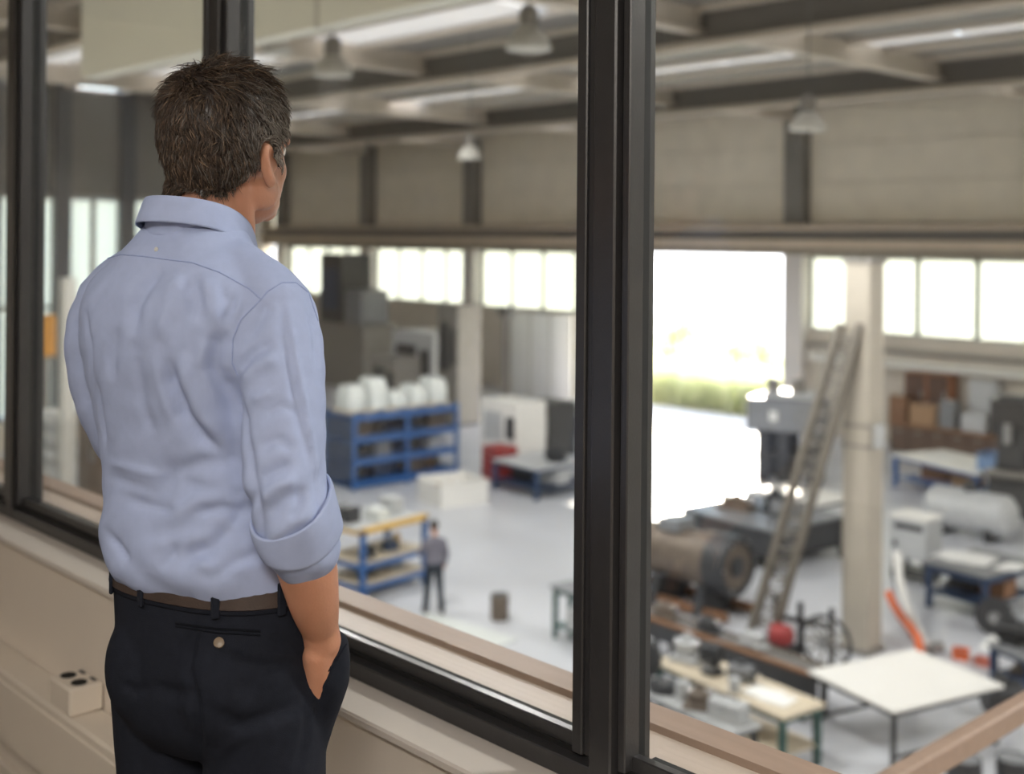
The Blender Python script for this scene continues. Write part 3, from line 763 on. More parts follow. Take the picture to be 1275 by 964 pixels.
for s_ in range(NS):
    fi = faces[int(np.searchsorted(cum, rnd.random() * cum[-1]))]
    p = me.polygons[fi]; a, b, c = [vlist[i] for i in p.vertices[:3]]
    r1, r2 = rnd.random(), rnd.random()
    if r1 + r2 > 1: r1, r2 = 1 - r1, 1 - r2
    P = a + (b - a) * r1 + (c - a) * r2; n = p.normal.copy(); q = HEAD_I @ P
    top = max(0, min(1, (q.z - 1.735) / .05))
    d = P - K; d.z -= .03 * (1 - top); d = d - n * d.dot(n)
    if d.length < 1e-4: d = fwd.copy()
    d.normalize()
    cl = noise.noise_vector(P * 110) * 1.3 + noise.noise_vector(P * 45) * 1.3
    if top > .5: d = (d * .8 + fwd * .45).normalized()
    d = d + (cl - n * cl.dot(n)) * (.6 + .5 * top); d = (d - n * d.dot(n)).normalized()
    nape = max(0, min(1, (1.665 - q.z) / .04))
    L = (.017 + .011 * top - .006 * nape) * rnd.uniform(.7, 1.2)
    if abs(q.x) > .06 and q.y > -.02: L *= .75
    up = (.0040 + .010 * top) * rnd.uniform(.4, 1.5) + max(0, noise.noise(P * 75)) * .013 * (1 + .8 * top)
    rad = rnd.uniform(.0005, .0011)
    pts = []
    x = P.copy()
    nseg = 5
    for k in range(nseg):
        t = k / (nseg - 1)
        loc, nn, _, _ = hv.find_nearest(x)
        base = .003 + up * (1.25 * t - .45 * t * t) + .004 * min(1, t * 3)
        pts.append(loc + nn * base)
        dd = (d - nn * d.dot(nn)).normalized()
        side = nn.cross(dd)
        x = loc + dd * (L / (nseg - 1)) + side * (math.sin(t * 3 + s_) * .0009)
    col = tone(q, rnd.random()); base_i = len(sv)
    for k, pt in enumerate(pts):
        t = (pts[min(k + 1, nseg - 1)] - pts[max(k - 1, 0)]).normalized()
        u_ = n.cross(t).normalized() if n.cross(t).length > 1e-4 else Vector((1, 0, 0)); w_ = t.cross(u_)
        rr = rad * (1 - .75 * k / (nseg - 1))
        for j in range(3):
            an = 2 * PI * j / 3; sv.append(pt + u_ * math.cos(an) * rr + w_ * math.sin(an) * rr); scol.append((*col, 1))
    for k in range(nseg - 1):
        for j in range(3): sf.append((base_i + k * 3 + j, base_i + k * 3 + (j + 1) % 3, base_i + k * 3 + 3 + (j + 1) % 3, base_i + k * 3 + 3 + j))
m3 = bpy.data.meshes.new('strands'); m3.from_pydata(sv, [], sf); paint(m3, scol)
m3.polygons.foreach_set('use_smooth', [True] * len(m3.polygons))
st_ = put(m3, 'strands', M_hair, hair); st_['kind'] = 'stuff'
# ---------------------------------------------------------------- things of the hall
M_white = mat('white_laminate', srgb(226, 224, 220), .45, 0, .03, 2)
M_paper = mat('white_paper', srgb(232, 232, 230), .8, 0, .03, 8)
M_wood = mat('pale_beech_board', srgb(205, 192, 170), .55, 0, .1, 3, 0, streak=(1, 10, 10))
M_oak = mat('brown_timber', srgb(128, 92, 66), .6, 0, .15, 3, 0, streak=(1, 10, 10))
M_orangewood = mat('orange_brown_cupboard', srgb(150, 96, 62), .55, 0, .1, 3)
M_yellow = mat('yellow_beam_paint', srgb(206, 168, 92), .5, 0, .08)
M_blue = mat('blue_rack_paint', srgb(48, 92, 150), .5, 0, .1, 4)
M_dblue = mat('dark_blue_panel', srgb(42, 62, 92), .55, 0, .1, 4)
M_green = mat('green_leg_paint', srgb(62, 92, 88), .5, 0, .1, 4)
M_grey = mat('grey_machine_paint', srgb(128, 130, 134), .45, .1, .1, 4)
M_lgrey = mat('light_grey_machine_paint', srgb(182, 184, 186), .45, .05, .06, 4)
M_dgrey = mat('charcoal_machine_paint', srgb(62, 63, 66), .5, .2, .12, 4)
M_rust = mat('bare_rusty_metal', srgb(114, 103, 93), .5, .4, .25, 5)
M_metal = mat('bare_bright_metal', srgb(168, 168, 168), .3, .8, .1, 6)
M_red = mat('red_machine_paint', srgb(150, 48, 48), .5, 0, .1)
M_orange = mat('orange_hose_rubber', srgb(214, 104, 56), .5, 0, .1)
M_carton = mat('brown_cardboard', srgb(160, 128, 98), .85, 0, .1, 5)
M_taupec = mat('column_paint', srgb(176, 168, 156), .7, 0, .06, 2)
M_wrap = mat('white_plastic_wrap', srgb(214, 218, 216), .3, 0, .06, 6)
M_lampm = mat('lamp_enamel', srgb(196, 194, 186), .4, 0, .04)
M_skin2, M_pink = M_skin, mat('salmon_rag', srgb(196, 120, 104), .9, 0, .1)

class Frame:
    """a rectangle standing in the hall: centre, width (along), depth, turn, and the height it was measured at"""
    def __init__(s, left, front, right, h):
        z = HZ + h
        l, f, r = on_z(*left, z), on_z(*front, z), on_z(*right, z)
        e = f - l; s.w = e.length; s.rz = math.atan2(e.y, e.x)
        n = Vector((-e.y, e.x, 0)).normalized(); s.d = max(.3, (r - f).dot(n))
        s.c = (l + f) / 2 + n * s.d / 2; s.h = h
        s.base = Vector((s.c.x, s.c.y, HZ))
        s.x = e.normalized(); s.n = n
    def at(s, fx, fy, z=None):        # fx, fy from 0 to 1 across the rectangle
        p = s.c + s.x * (fx - .5) * s.w + s.n * (fy - .5) * s.d
        return Vector((p.x, p.y, HZ + (s.h if z is None else z)))

def bench(name, label, cat, F, top, leg, th=.05, lw=.07, shelf=None, apron=.08, group=None):
    t = thing(name, label, cat, F.base, F.rz, group)
    w, d, h = F.w / 2, F.d / 2, F.h
    MB().b2(-w, w, -d, d, h - th, h, .008).build('tabletop', top, t)
    for x in (-w + .08, w - .08):
        for y in (-d + .08, d - .08):
            MB().b2(x - lw / 2, x + lw / 2, y - lw / 2, y + lw / 2, 0, h - th, .006).build('leg', leg, t)
    for y in (-d + .08, d - .08): MB().b2(-w + .11, w - .11, y - .02, y + .02, h - th - apron, h - th).build('rail', leg, t)
    for x in (-w + .08, w - .08): MB().b2(x - .02, x + .02, -d + .12, d - .12, h - th - apron, h - th).build('rail', leg, t)
    if shelf is not None:
        MB().b2(-w + .06, w - .06, -d + .06, d - .06, shelf - .03, shelf).build('shelf', leg if top is not M_wood else top, t)
    else:
        for x in (-w + .08, w - .08): MB().b2(x - .02, x + .02, -d + .1, d - .1, .16, .20).build('stretcher', leg, t)
    return t

def carton(p, s, rz, m, label, cat='box', group=None, name='carton'):
    t = thing(name, label, cat, p, rz, group); x, y, z = s[0] / 2, s[1] / 2, s[2]
    MB().b2(-x, x, -y, y, 0, z - .006, .006).build('body', m, t)
    MB().b2(-x, -.004, -y, y, z - .006, z, .002).build('flap', m, t); MB().b2(.004, x, -y, y, z - .006, z + .003, .002).build('flap', m, t)
    MB().b2(-.03, .03, -y - .001, y + .001, z - .001, z + .004).build('tape', M_paper if m is not M_paper else M_carton, t)
    return t
def open_bin(p, s, rz, m, label, cat='bin', group=None, name='storage_bin', fill=None):
    t = thing(name, label, cat, p, rz, group); x, y, z = s[0] / 2, s[1] / 2, s[2]; k = .02
    MB().b2(-x, x, -y, y, 0, k).b2(-x, -x + k, -y, y, k, z).b2(x - k, x, -y, y, k, z).b2(-x + k, x - k, -y, -y + k, k, z * .92).b2(-x + k, x - k, y - k, y, k, z).build('body', m, t)
    MB().b2(-x - .015, -x + k, -y - .015, y + .015, z, z + .025).b2(x - k, x + .015, -y - .015, y + .015, z, z + .025).b2(-x + k, x - k, y - k, y + .015, z, z + .025).build('rim', m, t)
    if fill:
        mb = MB(); r = random.Random(int(p[0] * 100))
        for i in range(9): mb.box((r.uniform(-x * .6, x * .6), r.uniform(-y * .6, y * .6), z * .7), (r.uniform(.06, .2) * 1, .06, .05), r.random() * 3, .005)
        o = mb.build('contents', fill, t); o['kind'] = 'stuff'
    return t
def motor(p, r, L, rz, m, label, name='electric_motor', group=None):
    t = thing(name, label, 'motor', p, rz, group)
    ax = Matrix.Translation((0, 0, r * 1.15)) @ Matrix.Rotation(PI / 2, 4, 'Y')
    prof = [(r * .9, -L / 2)]
    n = 8
    for k in range(n): z = -L / 2 + L * (k + .2) / n; prof += [(r * .9, z), (r, z + .01), (r, z + L / n * .35), (r * .9, z + L / n * .45)]
    prof += [(r * .9, L / 2)]
    MB().lathe(prof, n=20, M=ax).build('housing', m, t)
    MB().lathe([(r * .2, L / 2), (r * .85, L / 2), (r * .95, L / 2 + r * .1), (r * .8, L / 2 + r * .3), (r * .3, L / 2 + r * .38)], n=20, M=ax).build('end_bell', M_dgrey, t)
    MB().cyl((L / 2, 0, r * 1.15), (L / 2 + r * .9, 0, r * 1.15), r * .13, 10).build('shaft', M_metal, t)
    for y in (-r * .6, r * .6): MB().b2(-L * .35, L * .35, y - r * .22, y + r * .22, 0, r * .45, .01).build('foot', m, t)
    MB().b2(-L * .2, L * .15, -r * .35, r * .35, r * 2.05, r * 2.5, .01).build('terminal_box', M_dgrey, t)
    return t
def papers(p, s, rz, label, n=3, group=None):
    t = thing('paper_sheets', label, 'papers', p, rz, group); r = random.Random(int(p[0] * 77))
    for k in range(n): MB().box((r.uniform(-.3, .3) * s[0], r.uniform(-.15, .15) * s[1], .004 + k * .006), (s[0] * .62, s[1] * .8, .005), r.uniform(-.2, .2)).build('sheet', M_paper, t)
    return t
def toolbox(p, s, rz, m, label, group=None):
    t = thing('toolbox', label, 'toolbox', p, rz, group); x, y, z = s[0] / 2, s[1] / 2, s[2]
    MB().b2(-x, x, -y, y, 0, z * .62, .012).build('body', m, t); MB().b2(-x - .004, x + .004, -y - .004, y + .004, z * .64, z, .02).build('lid', m, t)
    MB().tube([(-x * .5, 0, z), (-x * .5, 0, z + .05), (x * .5, 0, z + .05), (x * .5, 0, z)], .012, 8).build('handle', M_dgrey, t)
    MB().b2(-.03, .03, -y - .012, -y, z * .55, z * .72).build('latch', M_metal, t)
    return t
def vise(p, k, rz, m, label):
    t = thing('bench_vise', label, 'vise', p, rz)
    MB().lathe([(.11 * k, 0), (.11 * k, .03 * k), (.06 * k, .06 * k), (.06 * k, .09 * k)], n=14).build('base', m, t)
    MB().b2(-.08 * k, .08 * k, -.05 * k, .16 * k, .09 * k, .17 * k, .01).b2(-.10 * k, .10 * k, .02 * k, .07 * k, .17 * k, .27 * k, .01).build('fixed_jaw', m, t)
    MB().b2(-.10 * k, .10 * k, -.10 * k, -.05 * k, .13 * k, .27 * k, .01).build('moving_jaw', m, t)
    MB().cyl((0, -.10 * k, .13 * k), (0, -.28 * k, .13 * k), .022 * k, 8).cyl((-.12 * k, -.26 * k, .13 * k), (.12 * k, -.26 * k, .13 * k), .012 * k, 8).build('screw', M_metal, t)
    return t
def gear(p, r, th, rz, m, label, lie=True, group=None):
    t = thing('gear_wheel', label, 'gear', p, rz, group); n = 20; pts = []
    for k in range(n):
        for a, q in ((0, .9), (.25, 1), (.55, 1), (.8, .9)): an = 2 * PI * (k + a) / n; pts.append((r * q * math.cos(an), r * q * math.sin(an)))
    z = 0 if lie else r
    if lie: MB().prism(pts, 0, th, 'z').build('toothed_rim', m, t); MB().lathe([(r * .3, th), (r * .3, th + .05), (r * .12, th + .05), (r * .12, th)], n=16).build('hub', M_metal, t)
    else:
        MB().prism([(a, b + r) for a, b in pts], -th / 2, th / 2, 'y').build('toothed_rim', m, t); MB().cyl((0, -th, r), (0, th, r), r * .3, 16).build('hub', M_metal, t)
    return t
def drum(p, r, h, m, label, name='drum', cat='drum', lidm=None, group=None):
    t = thing(name, label, cat, p, 0, group)
    MB().lathe([(r, 0), (r, h * .3), (r * 1.04, h * .33), (r, h * .36), (r, h * .64), (r * 1.04, h * .67), (r, h * .7), (r, h), (r * .94, h), (r * .94, h - .02), (.001, h - .02)], n=20).build('shell', m, t)
    MB().lathe([(r * .9, h - .018), (r * .9, h - .004), (.001, h - .004)], n=20).build('lid', lidm or m, t)
    return t
def casting(p, s, rz, m, label, group=None, name='machine_casting', cat='machine part'):
    t = thing(name, label, cat, p, rz, group); x, y, z = s[0] / 2, s[1] / 2, s[2]
    MB().b2(-x, x, -y, y, 0, z * .22, .015).build('flange', m, t)
    MB().b2(-x * .7, x * .7, -y * .7, y * .7, z * .22, z * .78, .03).build('block', m, t)
    MB().cyl((-x * .85, 0, z * .62), (x * .95, 0, z * .62), min(y, z) * .38, 14).build('bore', M_metal, t)
    MB().lathe([(y * .5, z * .78), (y * .5, z * .86), (y * .32, z * .88), (y * .32, z)], n=12).build('neck', m, t)
    return t
def rack(label, F, h, levels, post, panel, name='pallet_rack', back=None, decks=None, group=None):
    t = thing(name, label, 'rack', F.base, F.rz, group); w, d = F.w / 2, F.d / 2
    for x in (-w + .05, w - .05):
        for y in (-d + .05, 0, d - .05) if F.d > 3 else (-d + .05, d - .05):
            MB().b2(x - .05, x + .05, y - .05, y + .05, 0, h).build('post', post, t)
    for z in levels:
        for x in (-w + .05, w - .05): MB().b2(x - .03, x + .03, -d + .1, d - .1, z - .12, z).build('beam', post, t)
        for y in (-d + .05, d - .05): MB().b2(-w + .1, w - .1, y - .03, y + .03, z - .12, z).build('beam', post, t)
        MB().b2(-w + .02, w - .02, -d + .02, d - .02, z, z + .03).build('shelf', decks or post, t)
    if panel: MB().b2(-w + .1, w - .1, -d + .02, -d + .05, .1, h * .96).build('end_panel', panel, t)
    if back: MB().b2(-w + .02, -w + .05, -d + .1, d - .1, .1, h * .95).build('back_panel', back, t)
    return t
def pendant(u, v, dep, label, power=1150, pos=None):
    p = pos or at_depth(u, v, dep)
    t = thing('pendant_lamp', label, 'lamp', p, 0, 'high bay lamps under the hall roof')
    MB().lathe([(.30, 0), (.305, .02), (.27, .12), (.19, .24), (.12, .30), (.12, .32)], n=24).build('shade', M_lampm, t)
    MB().lathe([(.12, .30), (.13, .34), (.13, .52), (.08, .58), (.02, .60)], n=16).build('ballast', M_steel_mid, t)
    MB().lathe([(.001, .03), (.26, .03), (.26, .045), (.001, .045)], n=20).build('diffuser', M_paper, t)
    top = 6.60 - p.z
    MB().cyl((0, 0, .58), (0, 0, top), .012, 6).build('cord', M_steel_dark, t)
    ld = bpy.data.lights.new('lamp', 'SPOT'); ld.energy = power; ld.spot_size = math.radians(174); ld.spot_blend = .2; ld.shadow_soft_size = .22; ld.color = (1, .98, .95)
    lo = bpy.data.objects.new('lamp', ld); C.objects.link(lo); lo.parent = t; lo.location = (0, 0, -.25)
    return t
# ---------------------------------------------------------------- lamps, reflection panel, column, ladder, landing
pendant(414, 95, 18, 'high bay lamp above the right ear of the standing man')
pendant(585, 198, 29, 'small high bay lamp hanging before the far wall panels')
pendant(658, 62, 16, 'high bay lamp close under the roof beside the dark window post')
pendant(1006, 162, 20, 'high bay lamp before the grey pilaster over the bright doorway', 450)
pendant(345, 66, 24, 'high bay lamp just above the head of the standing man')
pendant(0, 0, 0, 'added unseen lamp over the near tables, close to the office window', 800, Vector((1.5, 5.5, 4.9)))  # added out of view to brighten the sill, ledge and near tables
pendant(0, 0, 0, 'added unseen lamp over the dark parts bench', 1100, Vector((1.0, 22.0, 4.8)))  # added out of view to brighten side faces in the hall
pendant(0, 0, 0, 'added unseen lamp beyond the rail beam, over the empty floor', 2600, Vector((2.0, 18.0, 4.8)))  # added out of view to brighten the side of the square column
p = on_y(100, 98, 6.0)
t = thing('reflection_panel', 'broad pale panel standing in for a reflection in the window glass', 'panel', (p.x, 6.0, p.z))  # added panel, stands in for the office reflected in the glass
MB().b2(0, 16, 0, .22, 0, 2.6, .02).build('sheet', mat('pale_reflection_sheet', srgb(226, 226, 214), .6, 0, .03, .6), t)
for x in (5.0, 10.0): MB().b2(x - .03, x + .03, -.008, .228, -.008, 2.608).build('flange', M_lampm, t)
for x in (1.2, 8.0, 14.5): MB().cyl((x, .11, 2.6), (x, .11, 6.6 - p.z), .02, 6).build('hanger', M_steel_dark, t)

c = on_z(1079, 818, HZ)
col = thing('column', 'square concrete column rising beyond the white table', 'column', (c.x - .25, c.y + .25, HZ))
MB().b2(-.25, .25, -.25, .25, .02, 6.72, .015).build('shaft', M_taupec, col)
MB().b2(-.30, .30, -.30, .30, 0, .10, .01).build('base_plate', M_steel_mid, col)
MB().b2(-.28, .28, -.28, .28, 6.72, 6.80, .01).build('cap_plate', M_steel_mid, col)
for z in (3.9, 3.55): MB().b2(-.26, .255, -.262, .262, z, z + .05).build('strap', M_steel_mid, col)
MB().b2(.25, .36, -.12, .12, 3.55, 3.95, .01).build('switch_box', M_lgrey, col)
# ladder boom leaning on the column
a0, a1 = on_z(930, 812, HZ), on_z(957, 815, HZ)
tz = Vector((col.location.x - .06, col.location.y - .33, 1.56 - (405 - 302) * 20.6 / 1500))
M_boom = mat('boom_paint', srgb(112, 106, 98), .6, .1, .1, 3)
lad = thing('lattice_boom', 'tall grey lattice boom leaning against the square column', 'boom', (a0 + a1) / 2)
w0 = (a1 - a0).normalized(); L0 = (a0 + a1) / 2
hw = .20
A = [Vector((0, 0, .0)) + w0 * hw * s_ for s_ in (-1, 1)]; Bp = [tz - L0 + w0 * hw * .85 * s_ for s_ in (-1, 1)]
for i in (0, 1): MB().bar(A[i] + Vector((0, 0, .05)), Bp[i], .11, .16, .01).build('rail', M_boom, lad)
for k in range(1, 22):
    t_ = k / 22; MB().bar(A[0].lerp(Bp[0], t_), A[1].lerp(Bp[1], t_), .05, .05).build('rung', M_steel_mid, lad)
for k in range(0, 21):
    t_ = k / 22; MB().bar(A[k % 2].lerp(Bp[k % 2], t_), A[1 - k % 2].lerp(Bp[1 - k % 2], t_ + 1 / 22), .03, .03).build('brace', M_steel_mid, lad)
# timber rail beam running out from the mezzanine
e0, e1 = on_z(1100, 955, -.02), on_z(1275, 877, -.02)
ex = (e0.x + e1.x) / 2
rl = structure('trim_rail_beam', MB().b2(ex - .03, ex + .03, 1.66, 7.2, -.10, -.02, .008), M_timber)
structure('support_post', MB().b2(ex - .03, ex + .03, 7.06, 7.12, HZ, -.10), M_steel_mid, rl)

# ---------------------------------------------------------------- right pane, from the near tables outwards
F1 = Frame((1005, 835), (1113, 886), (1228, 844), .85)
bench('work_table', 'bare white square table on thin dark legs beside the timber rail beam', 'table', F1, M_white, M_dgrey, .04, .06)
F2 = Frame((812, 822), (975, 893), (1019, 872), .85)
bench('workbench', 'long pale topped bench with green legs near the office window', 'workbench', F2, M_wood, M_green, .06, .09, .3)
F3 = Frame((770, 846), (912, 913), (945, 899), .72)
bench('workbench', 'low cluttered grey bench nearest the timber window ledge', 'workbench', F3, M_lgrey, M_dgrey, .06, .08, .25)
vise(F2.at(.34, .45), 1.5, .3, M_dgrey, 'dark bench vise on the pale topped bench with green legs')
casting(F2.at(.12, .5), (.44, .40, .40), .2, M_lgrey, 'pale grey casting at the far end of the green legged bench')
motor(F2.at(.53, .55), .12, .34, .4, M_grey, 'small grey motor lying midway on the green legged bench')
papers(F2.at(.75, .5), (.7, .5), .1, 'loose white sheets on the clear end of the green legged bench')
gear(F3.at(.30, .5), .24, .10, 0, M_dgrey, 'dark gear wheel lying on the low grey bench', True)
casting(F3.at(.62, .45), (.42, .36, .32), .5, M_rust, 'rusty casting with a neck on the low grey bench')
toolbox(F3.at(.85, .5), (.5, .26, .26), .1, M_lgrey, 'pale grey toolbox at the open end of the low grey bench')
gear(F3.at(.08, .5), .30, .12, .6, M_dgrey, 'black upright wheel standing on the low grey bench by the window post', False)
drum(F2.at(.62, .12), .08, .2, M_lgrey, 'small pale can midway on the green legged bench', 'can', 'can')
drum(F3.at(.46, .5), .1, .24, M_lgrey, 'pale can between gear and casting on the low grey bench', 'can', 'can')
# conveyor bed
F4 = Frame((780, 760), (1012, 842), (1036, 831), .72)
cv_ = thing('roller_conveyor', 'long dark conveyor bed running below the big drum', 'conveyor', F4.base, F4.rz)
w_, d_ = F4.w / 2, F4.d / 2
for y in (-d_, d_): MB().b2(-w_, w_, y - .04, y + .04, .42, .72, .008).build('side_beam', M_dgrey if y < 0 else M_rust, cv_)
MB().b2(-w_, w_, -d_ - .06, -d_ + .06, .72, .75).build('edge_strip', M_oak, cv_)
for k in range(34): x = -w_ + .15 + (2 * w_ - .3) * k / 33; MB().cyl((x, -d_ + .04, .66), (x, d_ - .04, .66), .05, 8).build('roller', M_metal, cv_)
for k in range(5):
    for y in (-d_, d_): x = -w_ + .2 + (2 * w_ - .4) * k / 4; MB().b2(x - .05, x + .05, y - .03, y + .03, 0, .42).build('leg', M_dgrey, cv_)
for fx, m_, lb in ((.18, M_rust, 'rusty block riding on the conveyor bed, next to the dark window post'), (.42, M_dgrey, 'charcoal block riding midway on the conveyor bed'), (.66, M_lgrey, 'pale grey block riding on the conveyor bed towards the white table')): casting(F4.at(fx, .5, .752), (.5, .22, .26), F4.rz, m_, lb)
# big drum machine
dc = on_z(905, 775, HZ); dc.z = HZ
dm = thing('drum_machine', 'big grey cylinder machine with an open dark end, lying on a steel cradle', 'machine', (dc.x, dc.y + .3, HZ))
ax = Matrix.Translation((0, 0, .98)) @ Matrix.Rotation(PI / 2, 4, 'Y')
L_ = 3.0
MB().lathe([(.50, -L_), (.50, -1.9), (.53, -1.88), (.53, -1.80), (.50, -1.78), (.50, -.75), (.545, -.73), (.545, -.02), (.52, 0)], n=32, M=ax).build('barrel', M_rust, dm)
MB().lathe([(.548, -.45), (.56, -.44), (.56, .02), (.53, .05), (.46, .05), (.44, .02), (.40, -.06), (.22, -.10), (.20, .04), (.13, .06), (.05, .06)], n=32, M=ax).build('end_cover', M_dgrey, dm)
MB().lathe([(.33, -.06), (.36, -.02), (.32, .0), (.27, -.06)], n=24, M=ax).build('inner_ring', M_dgrey, dm)
for k in range(6): a_ = 2 * PI * k / 6; MB().cyl((.03, .49 * math.cos(a_), .98 + .49 * math.sin(a_)), (.07, .49 * math.cos(a_), .98 + .49 * math.sin(a_)), .03, 6).build('bolt', M_metal, dm)
for x in (-.5, -1.6, -2.7): MB().prism([(-.6, 0), (.6, 0), (.45, .62), (.25, .48), (-.25, .48), (-.45, .62)], x - .09, x + .09, 'x').build('cradle', M_dgrey, dm)
for y in (-.45, .45): MB().b2(-L_, .1, y - .07, y + .07, .05, .20).build('skid', M_oak, dm)
MB().b2(-1.7, -1.2, -.30, .30, 1.42, 1.66, .02).build('hatch', M_grey, dm)
# cable wheel stand near the ladder
wc = on_z(1028, 834, HZ)
wh = thing('reel_stand', 'dark wheel stand with red motor at the foot of the leaning boom', 'machine', wc, .2)
pts = [(.42 * math.cos(2 * PI * k / 24), 0, .46 + .42 * math.sin(2 * PI * k / 24)) for k in range(25)]
MB().tube(pts, .035, 8).build('wheel_rim', M_dgrey, wh)
for k in range(5): a_ = PI * k / 5; MB().bar((.4 * math.cos(a_), 0, .46 + .4 * math.sin(a_)), (-.4 * math.cos(a_), 0, .46 - .4 * math.sin(a_)), .03).build('spoke', M_steel_mid, wh)
MB().cyl((0, -.15, .46), (0, .25, .46), .07, 12).build('hub', M_metal, wh)
for x in (-1.0, -.55, .0): MB().b2(x - .04, x + .04, .22, .30, 0, .95 + .1 * (x < -.9)).build('post', M_dgrey, wh)
MB().b2(-1.04, .04, .22, .30, .60, .68).build('crossbar', M_dgrey, wh)
MB().lathe([(.16, -.18), (.18, -.1), (.18, .12), (.10, .2)], n=16, M=Matrix.Translation((-.78, .0, .42)) @ Matrix.Rotation(PI / 2, 4, 'Y')).build('red_motor', M_red, wh)
MB().b2(-.98, -.58, -.14, .26, 0, .24, .01).build('motor_block', M_dgrey, wh)

# benches and press beyond the drum
F5 = Frame((848, 632), (962, 661), (1048, 640), .95)
b5 = bench('workbench', 'grey steel bench with a deep dark apron beyond the big drum', 'workbench', F5, M_grey, M_dgrey, .06, .12, .3, .55)
casting(F5.at(.30, .4), (.9, .5, .34), .1, M_rust, 'brown casting on the deep aproned steel bench, nearest its bright end')
casting(F5.at(.55, .6), (.6, .5, .5), .6, M_dgrey, 'dark casting midway on the deep aproned steel bench')
motor(F5.at(.80, .4), .2, .55, .5, M_grey, 'grey motor on the deep aproned steel bench by the boom')
F6 = Frame((925, 611), (1012, 630), (1056, 617), .9)
bench('workbench', 'white topped bench between the steel press and the aproned bench', 'workbench', F6, M_white, M_dgrey, .06, .1, .3)
F7 = Frame((940, 598), (1016, 606), (1058, 600), .0)
pr = thing('press_frame', 'dark steel press frame with open bays before the bright doorway', 'press', F7.base, F7.rz)
w_, d_ = F7.w / 2, F7.d / 2
for x in (-w_ + .2, -w_ * .1, w_ - .2):
    for y in (-d_ + .12, d_ - .12): MB().b2(x - .17, x + .17, y - .10, y + .10, 0, 1.5, .01).build('post', M_dgrey, pr)
MB().b2(-w_ - .25, w_ + .1, -d_ - .1, d_ + .1, 1.5, 2.45, .03).build('head_block', M_grey, pr)
MB().b2(-w_, w_, -d_, d_, .70, .82).build('table_plate', M_dgrey, pr)
MB().b2(-w_ + .2, w_ - .1, -d_ + .1, d_ - .1, 2.45, 2.62, .02).build('top_plate', M_lgrey, pr)
for x in (-w_ * .6, w_ * .2): MB().cyl((x, 0, 2.62), (x, 0, 3.0), .2, 14).build('cylinder', M_steel_mid, pr)
MB().b2(-w_ * .5, -w_ * .25, -d_ - .13, -d_ - .09, 1.8, 2.1, .01).build('dial_plate', M_paper, pr)

# mid right: cupboard, strip lamp, benches along the far wall
def wall_cab(u0, v0, u1, v1, y, dep, m, label, doors=2, dm=None):
    a, b = on_y(u0, v0, y), on_y(u1, v1, y)
    t = thing('cupboard', label, 'cupboard', (a.x, y, b.z)); W, H = b.x - a.x, a.z - b.z
    MB().b2(0, W, 0, dep, 0, H, .01).build('body', m, t)
    for k in range(doors):
        x = W * (k + .5) / doors; dd = MB().b2(x - W / doors / 2 + .05, x + W / doors / 2 - .05, -.03, 0, .05, H - .05, .006).build('door', dm or m, t)
        MB().b2(x + W / doors * .3 - .03, x + W / doors * .3 + .03, -.07, -.03, H * .45, H * .6).build('handle', M_metal, dd)
    return t
F8 = Frame((1112, 556), (1190, 566), (1206, 561), .95)
y8 = YF - 1.3
a, b = on_y(1112, 560, y8), on_y(1262, 560, y8)
t = thing('wall_bench', 'dark brown bench along the far wall under the strip lamp', 'workbench', ((a.x + b.x) / 2, y8, HZ))
W = (b.x - a.x) / 2
MB().b2(-W, W, -.4, .6, .86, .95, .01).build('worktop', M_oak, t)
MB().b2(-W, W, -.2, .55, .0, .86).build('carcass', mat('dark_brown_panel', srgb(82, 66, 58), .6, 0, .1), t)
for k in range(6): x = -W + 2 * W * (k + .5) / 6; dd = MB().b2(x - W / 6 + .04, x + W / 6 - .04, -.24, -.2, .06, .82, .008).build('door', mat('dark_brown_door', srgb(96, 76, 64), .6, 0, .1), t); MB().b2(x - .1, x + .1, -.28, -.24, .7, .74).build('handle', M_metal, dd)
for k, (fx, s_, m_, lb) in enumerate((( -.9, (.6, .5, .9), M_oak, 'tall brown box on the wall bench next to the column'), (-.45, (.9, .6, .7), M_carton, 'tan carton on the wall bench below the cupboard'), (-.05, (.5, .5, .9), M_grey, 'tall grey box midway on the wall bench'), (.4, (.8, .6, .6), M_lgrey, 'pale grey box on the wall bench near the dark lathe'), (.8, (.5, .5, .8), M_dgrey, 'charcoal box at the end of the wall bench'))):
    carton((t.location.x + W * fx, y8 + .1, HZ + .955), s_, 0, m_, lb)
wall_cab(1126, 463, 1182, 522, YF - .75, .6, M_orangewood, 'orange brown wooden cupboard with dark doors on the far wall', 2, mat('dark_cupboard_door', srgb(78, 52, 40), .5, 0, .1))
wall_cab(1206, 472, 1240, 515, YF - .7, .5, M_lgrey, 'pale grey metal cupboard on the far wall', 1)
a, b = on_y(1008, 447, YF - 1.6), on_y(1290, 468, YF - 1.6)
t = thing('strip_lamp', 'long white strip lamp hung below the far wall windows', 'lamp', ((a.x + b.x) / 2, YF - 1.6, (a.z + b.z) / 2))
W = (b.x - a.x) / 2
MB().b2(-W, W, -.16, .16, 0, .16, .02).build('housing', M_lampm, t); MB().b2(-W + .1, W - .1, -.10, .10, -.07, 0, .02).build('diffuser', M_paper, t)
for x in (-W * .8, -W * .25, W * .3, W * .85): MB().b2(x - .03, x + .03, .16, 1.05, .04, .10).build('bracket', M_steel_mid, t)
F9 = Frame((1110, 565), (1217, 590), (1246, 575), .95)
bench('workbench', 'white topped bench with blue frame behind the white cabinet', 'workbench', F9, M_white, M_blue, .06, .12, .3)
carton(F9.at(.25, .5, .31), (.8, .5, .4), .1, M_oak, 'brown carton on the shelf under the blue framed white bench')
carton(F9.at(.6, .5, .31), (.7, .5, .45), -.1, M_carton, 'tan carton on the shelf under the blue framed white bench')
